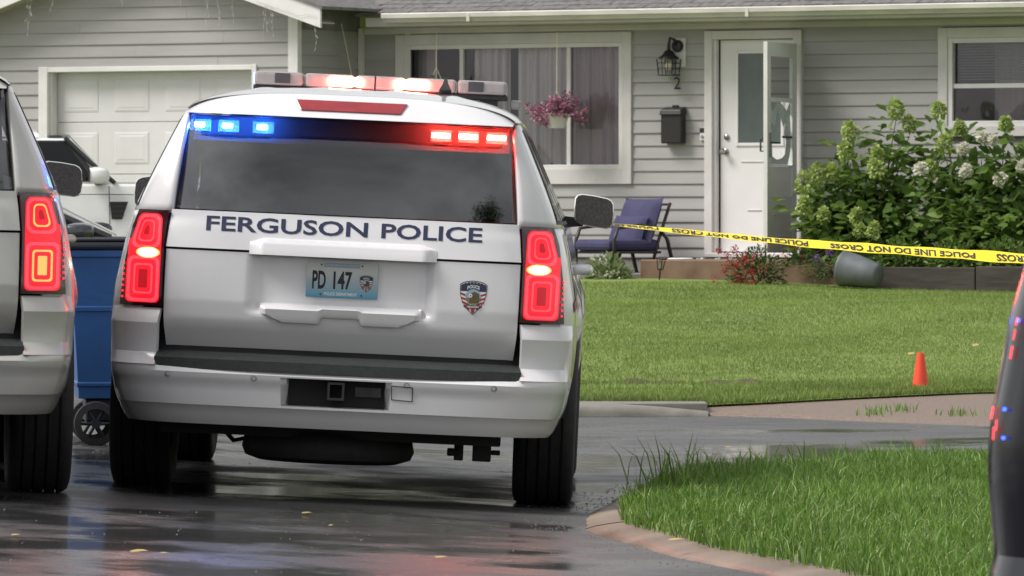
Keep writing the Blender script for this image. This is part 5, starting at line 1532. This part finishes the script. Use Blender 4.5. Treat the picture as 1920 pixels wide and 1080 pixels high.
# icicle lights on the garage rake
ic = empty('icicle_lights', px_w(500, 14, WR_+.01), HROT, 'icicle light strings hanging from the garage gable', 'string lights')
inv = ic.matrix_basis.inverted(); r = np.random.default_rng(77)
for (px, y0, y1) in ((52,-4,62),(57,-4,40),(98,-4,16),(230,-8,6),(337,-6,8),(387,-6,52),(392,-6,28),(410,-4,44),(437,-3,38),(494,8,72),(498,10,55),(511,12,63),(507,12,40),(592,42,90)):
    n = max(2, int((y1-y0)/12)); P_ = [inv @ px_w(px + r.normal(0,1.5), y0+(y1-y0)*k/n, WR_+.012) for k in range(n+1)]
    s_ = MB().tube(P_, .0016, 4).build('light_string', M['wire'], ic)
    for q in P_[1:]: MB().tube([q, q+Vector((r.normal(0,.012),-.003,-.03))], .0032, 5).build('mini_light', M['wire'], s_)
P_ = [inv @ px_w(px, py, WR_+.014) for (px, py) in ((480,2),(515,14),(540,22),(560,30),(575,27),(592,30))]
MB().tube(P_, .0022, 4).build('light_string', M['wire'], ic)

# ------------------------------------------------------------------ grass
rg = np.random.default_rng(99)
# lawn in front of the house
n = 270000
x = rg.uniform(-.6, 7.0, n); y = 44.45 + (61.2-44.45)*rg.uniform(0,1,n)**1.0
ul = (x-HX0)*HCs - (y-HD0)*HSn; wl_ = -((x-HX0)*HSn + (y-HD0)*HCs)
k = ~((wl_ < 1.66) & (ul > pu0-2.5)); k &= ~((wl_ < 1.35)); k &= (x > .2) | (y > 44.4); x, y = x[k], y[k]
lz = np.array([lawn_z(a, b) for a, b in zip(x, y)])
hh = rg.uniform(.013,.030,len(x)) * (1 + .25*np.sin(x*2.1+y*.7)*np.sin(y*1.3))
V, T = blades(np.stack([x,y,lz],1), hh, rg.uniform(.003,.005,len(x)), .8, 1)
tag(link('lawn_grass', fastmesh('lawn_grass', V, T, M['grass_far'])), 'short mown lawn grass in front of the house', 'grass', kind='stuff')
# rough edge strip by the kerb
n = 46000
x = rg.uniform(-.6, 6.5, n); t_ = rg.uniform(0,1,n)**1.6
pp = []
for a, b in zip(x, t_):
    if a < 1.24:
        y = 41.35 + 3.1*b; 
        if 43.5 < y < 44.0: continue
        pp.append((a, y, .030+.03*(y-41.8)/3))
    else:
        q = apverge(a, b); pp.append((q[0], q[1]+.02, q[2]))
pp = np.array(pp)
V, T = blades(pp, rg.uniform(.02,.06,len(pp)), rg.uniform(.004,.007,len(pp)), .7, 2)
tag(link('edge_grass', fastmesh('edge_grass', V, T, M['grass_far'])), 'rough grass strip between the lawn and the kerb', 'grass', kind='stuff')
# near verge, longer and wilder
poly = inset(VERGE, .15) + [(9,24)]
n = 150000
x = rg.uniform(.4, 4.2, n); y = rg.uniform(16.0, 33.4, n); k = in_poly(x, y, poly) & (x < y*.085+.35); x, y = x[k], y[k]
z_ = np.array([verge_z(a, b) for a, b in zip(x, y)]) - .01
kl = np.array(KERB_IN); dd_ = np.full(len(x), 9.0)
for q_ in kl: dd_ = np.minimum(dd_, np.hypot(x-q_[0], y-q_[1]))
z_ = np.minimum(z_, -.030 + .22*dd_)
cl_ = .5+.5*np.sin(x*5.1+y*2.3)*np.sin(y*3.1-x*1.7)
hh = rg.uniform(.04,.095,len(x))*(.75+.55*cl_)*(1+.5*(rg.uniform(0,1,len(x)) > .93))
V, T = blades(np.stack([x,y,z_],1), hh, rg.uniform(.003,.0075,len(x)), .75, 3)
tag(link('verge_grass', fastmesh('verge_grass', V, T, M['grass_near'])), 'long wild grass on the near verge', 'grass', kind='stuff')
# taller clumps along the far rim of the verge
def clump(cx, cy, n, h0, h1, seed, spread=.10):
    r = np.random.default_rng(seed); P_ = np.stack([r.normal(cx,spread,n), r.normal(cy,spread*2,n), np.full(n, .02)],1)
    V, T = blades(P_, r.uniform(h0,h1,n), r.uniform(.006,.010,n), .55, seed)
    return V, T
for i, (px, d, n, h0, h1, lab) in enumerate(((1262,28.6,36,.12,.26,'tall grass tuft at the left tip of the verge'),(1300,29.0,26,.10,.22,'tall grass tuft second from the left tip of the verge'),(1370,29.8,24,.08,.18,'tall grass tuft third from the left tip of the verge'),(1450,30.6,22,.08,.17,'tall grass tuft by the street midway along the verge'),(1560,31.2,18,.07,.14,'tall grass tuft by the street towards the right of the verge'))):
    V, T = clump(0, 0, n, h0, h1, 200+i); o = link('grass_tuft', fastmesh('grass_tuft', V, T, M['grass_near']), None, loc=((px-960)/F*d, d, 0.0)); tag(o, lab, 'grass', 'tall grass tufts on the verge rim', 'stuff')
# weeds growing out of the apron
for i, (px, d, lab) in enumerate(((1640,40.2,'weed tuft in the apron nearest the middle'),(1690,40.6,'weed tuft in the apron between the other two'),(1800,40.0,'weed tuft in the apron nearest the black vehicle'))):
    xx = (px-960)/F*d
    yf = interp(xx, [(1.1,41.0),(1.6,40.5),(2.3,39.4),(3.1,38.4),(6,36.8),(12,35)]); yb = interp(xx, [(1.1,41.2),(1.6,41.6),(2.3,42.4),(3.1,43.1),(6,44.2),(12,44.4)])
    zz = apron(xx, (d-yf)/(yb-yf))[2]
    V, T = clump(0, 0, 40, .03, .08, 300+i, .06); o = link('weed_tuft', fastmesh('weed_tuft', V, T, M['grass_near']), None, loc=(xx, d, zz-.02)); tag(o, lab, 'weed', 'weeds in the apron', 'stuff')

# ------------------------------------------------------------------ fallen leaves
M['dead_leaf'] = pm('dead_leaf', (.30,.21,.06), .6, col2=(.55,.42,.16), scale=20)
M['brown_leaf'] = pm('brown_leaf', (.16,.09,.04), .7, var=.3, scale=20)
dl = leaf_mesh('fallen_leaf', M['dead_leaf'], 1.0, 1.0); bl = leaf_mesh('fallen_leaf', M['brown_leaf'], 1.0, 1.0)
LV = [(1252,1012,.10,dl,'long yellow leaf lying on the verge kerb'),(565,962,.075,dl,'yellow leaf on the wet street below the bumper'),(616,985,.04,dl,'small pale leaf on the wet street below the plate'),(846,988,.055,bl,'brown leaf on the wet street near the right tyre'),(243,1034,.11,dl,'leaf on the wet street at lower left'),(815,1045,.08,dl,'leaf on the wet street at the bottom centre'),(300,1037,.05,dl,'small leaf beside the long one at lower left'),(20,1003,.06,dl,'yellow leaf on the street at the far left edge'),(1225,876,.05,dl,'pale leaf on the street left of the verge grass'),(1360,838,.06,dl,'pale leaf on the street behind the verge')]
for i, (px, py, s_, me, lab) in enumerate(LV):
    d = 25.0
    for _ in range(12):
        X = (px-960)/F*d; zz = road_z(X, d) + .006 + (.062 if i == 0 else 0); d = (HC-zz)*F/(py-HOR)
    o = link('fallen_leaf', me, None, loc=(X, d, zz), rot=(R(8), R(-6), [0,.2,.5,2.2,.05,.1,.3,.2,.6,.1][i])); o.scale = (s_*.62, s_*.62, s_*.62); tag(o, lab, 'leaf', 'fallen leaves')
for (px, py, s_, me, lab) in ((1823,648,.05,dl,'yellow leaf on the lawn above the cone'),(1702,664,.05,dl,'pale leaf on the lawn left of the cone'),(1790,710,.035,bl,'brown leaf on the lawn right of the cone')):
    d = 50.0
    for _ in range(30):
        X = (px-960)/F*d; zz = lawn_z(X, d)+.04; d = .5*d + .5*(HC-zz)*F/(py-HOR)
    o = link('fallen_leaf', me, None, loc=(X, d, zz), rot=(R(20), R(-14), .4)); o.scale = (s_*1.3,)*3; tag(o, lab, 'leaf', 'fallen leaves')

# ------------------------------------------------------------------ street tree out of frame on the verge: it shows in the back glass
M['bark'] = pm('bark', (.07,.055,.042), .9, col2=(.14,.115,.09), scale=6, stretch=(4,4,.7), bump=.6, bscale=25)
M['tree_leaf'] = leaf_mat('tree_leaf', (.025,.055,.012), (.07,.12,.03), .5)
tr = empty('street_tree', (6.6, 14.0, .02), (0,0,0), 'leafy street tree on the near verge, seen only mirrored in the back glass', 'tree')
rt = np.random.default_rng(55)
MB().tube([(0,0,-.1),(.05,.05,1.5),(-.1,.1,3.2),(.0,.0,5.0),(.1,-.1,7.5),(.1,0,9.5)], .24, 12, r1=.05).build('trunk', M['bark'], tr, smooth=True)
lp = []
for k in range(16):
    a = rt.uniform(0,6.28); z0_ = rt.uniform(3.0,8.2); l_ = rt.uniform(1.4,3.0)*(1-.05*z0_); e_ = Vector((math.cos(a)*l_, math.sin(a)*l_, z0_+rt.uniform(.8,2.2)))
    MB().tube([(0,0,z0_), Vector((0,0,z0_)).lerp(e_,.5)+Vector((0,0,-.15)), e_], .07, 7, r1=.015).build('limb', M['bark'], tr, smooth=True)
    for q in range(9): lp.append(Vector((0,0,z0_)).lerp(e_, rt.uniform(.45,1.1)) + Vector(rt.normal(0,.35,3)))
lp = np.array(lp); ctr = lp[rt.integers(0,len(lp),9000)]; off = rt.normal(0,.30,(9000,3))
tag(link('crown', leaf_cloud(ctr+off, off+rt.normal(0,.2,(9000,3)), rt.uniform(.09,.17,9000), M['tree_leaf'], 'crown', .6, 6), tr), kind='stuff')

# ------------------------------------------------------------------ grit washed against the kerb and over the wet street
M['grit'] = pm('grit', (.06,.055,.05), .5, col2=(.17,.155,.135), scale=300)
rs = np.random.default_rng(61); gp_ = []
for i in range(len(VERGE)):
    if not 19 < VERGE[i][1] < 32.6: continue
    for q in range(14):
        f = abs(rs.normal(0,.10)); a = VERGE[i]; b = KERB_IN[i]; l = math.hypot(b[0]-a[0], b[1]-a[1])
        X = a[0]-(b[0]-a[0])/l*f + rs.normal(0,.05); Y = a[1]-(b[1]-a[1])/l*f + rs.normal(0,.12)
        gp_.append((X, Y, road_z(X, Y), rs.uniform(.002,.006)))
for q in range(420):
    Y = rs.uniform(20, 33); X = rs.uniform(-2.4, .3); gp_.append((X, Y, road_z(X, Y), rs.uniform(.0015,.0045)))
oc = np.array([(1,0,0),(0,1,0),(-1,0,0),(0,-1,0),(0,0,.8)])
V = np.concatenate([np.array([x, y, z]) + oc*r_*rs.uniform(.6,1.4,(5,3)) for (x, y, z, r_) in gp_]); b = (np.arange(len(gp_))*5)[:,None]
T = np.concatenate([b+np.array([[k, (k+1) % 4, 4]]) for k in range(4)], 0)
tag(link('street_grit', fastmesh('street_grit', V, T, M['grit'])), 'fine grit and small stones on the wet street', 'grit', kind='stuff')
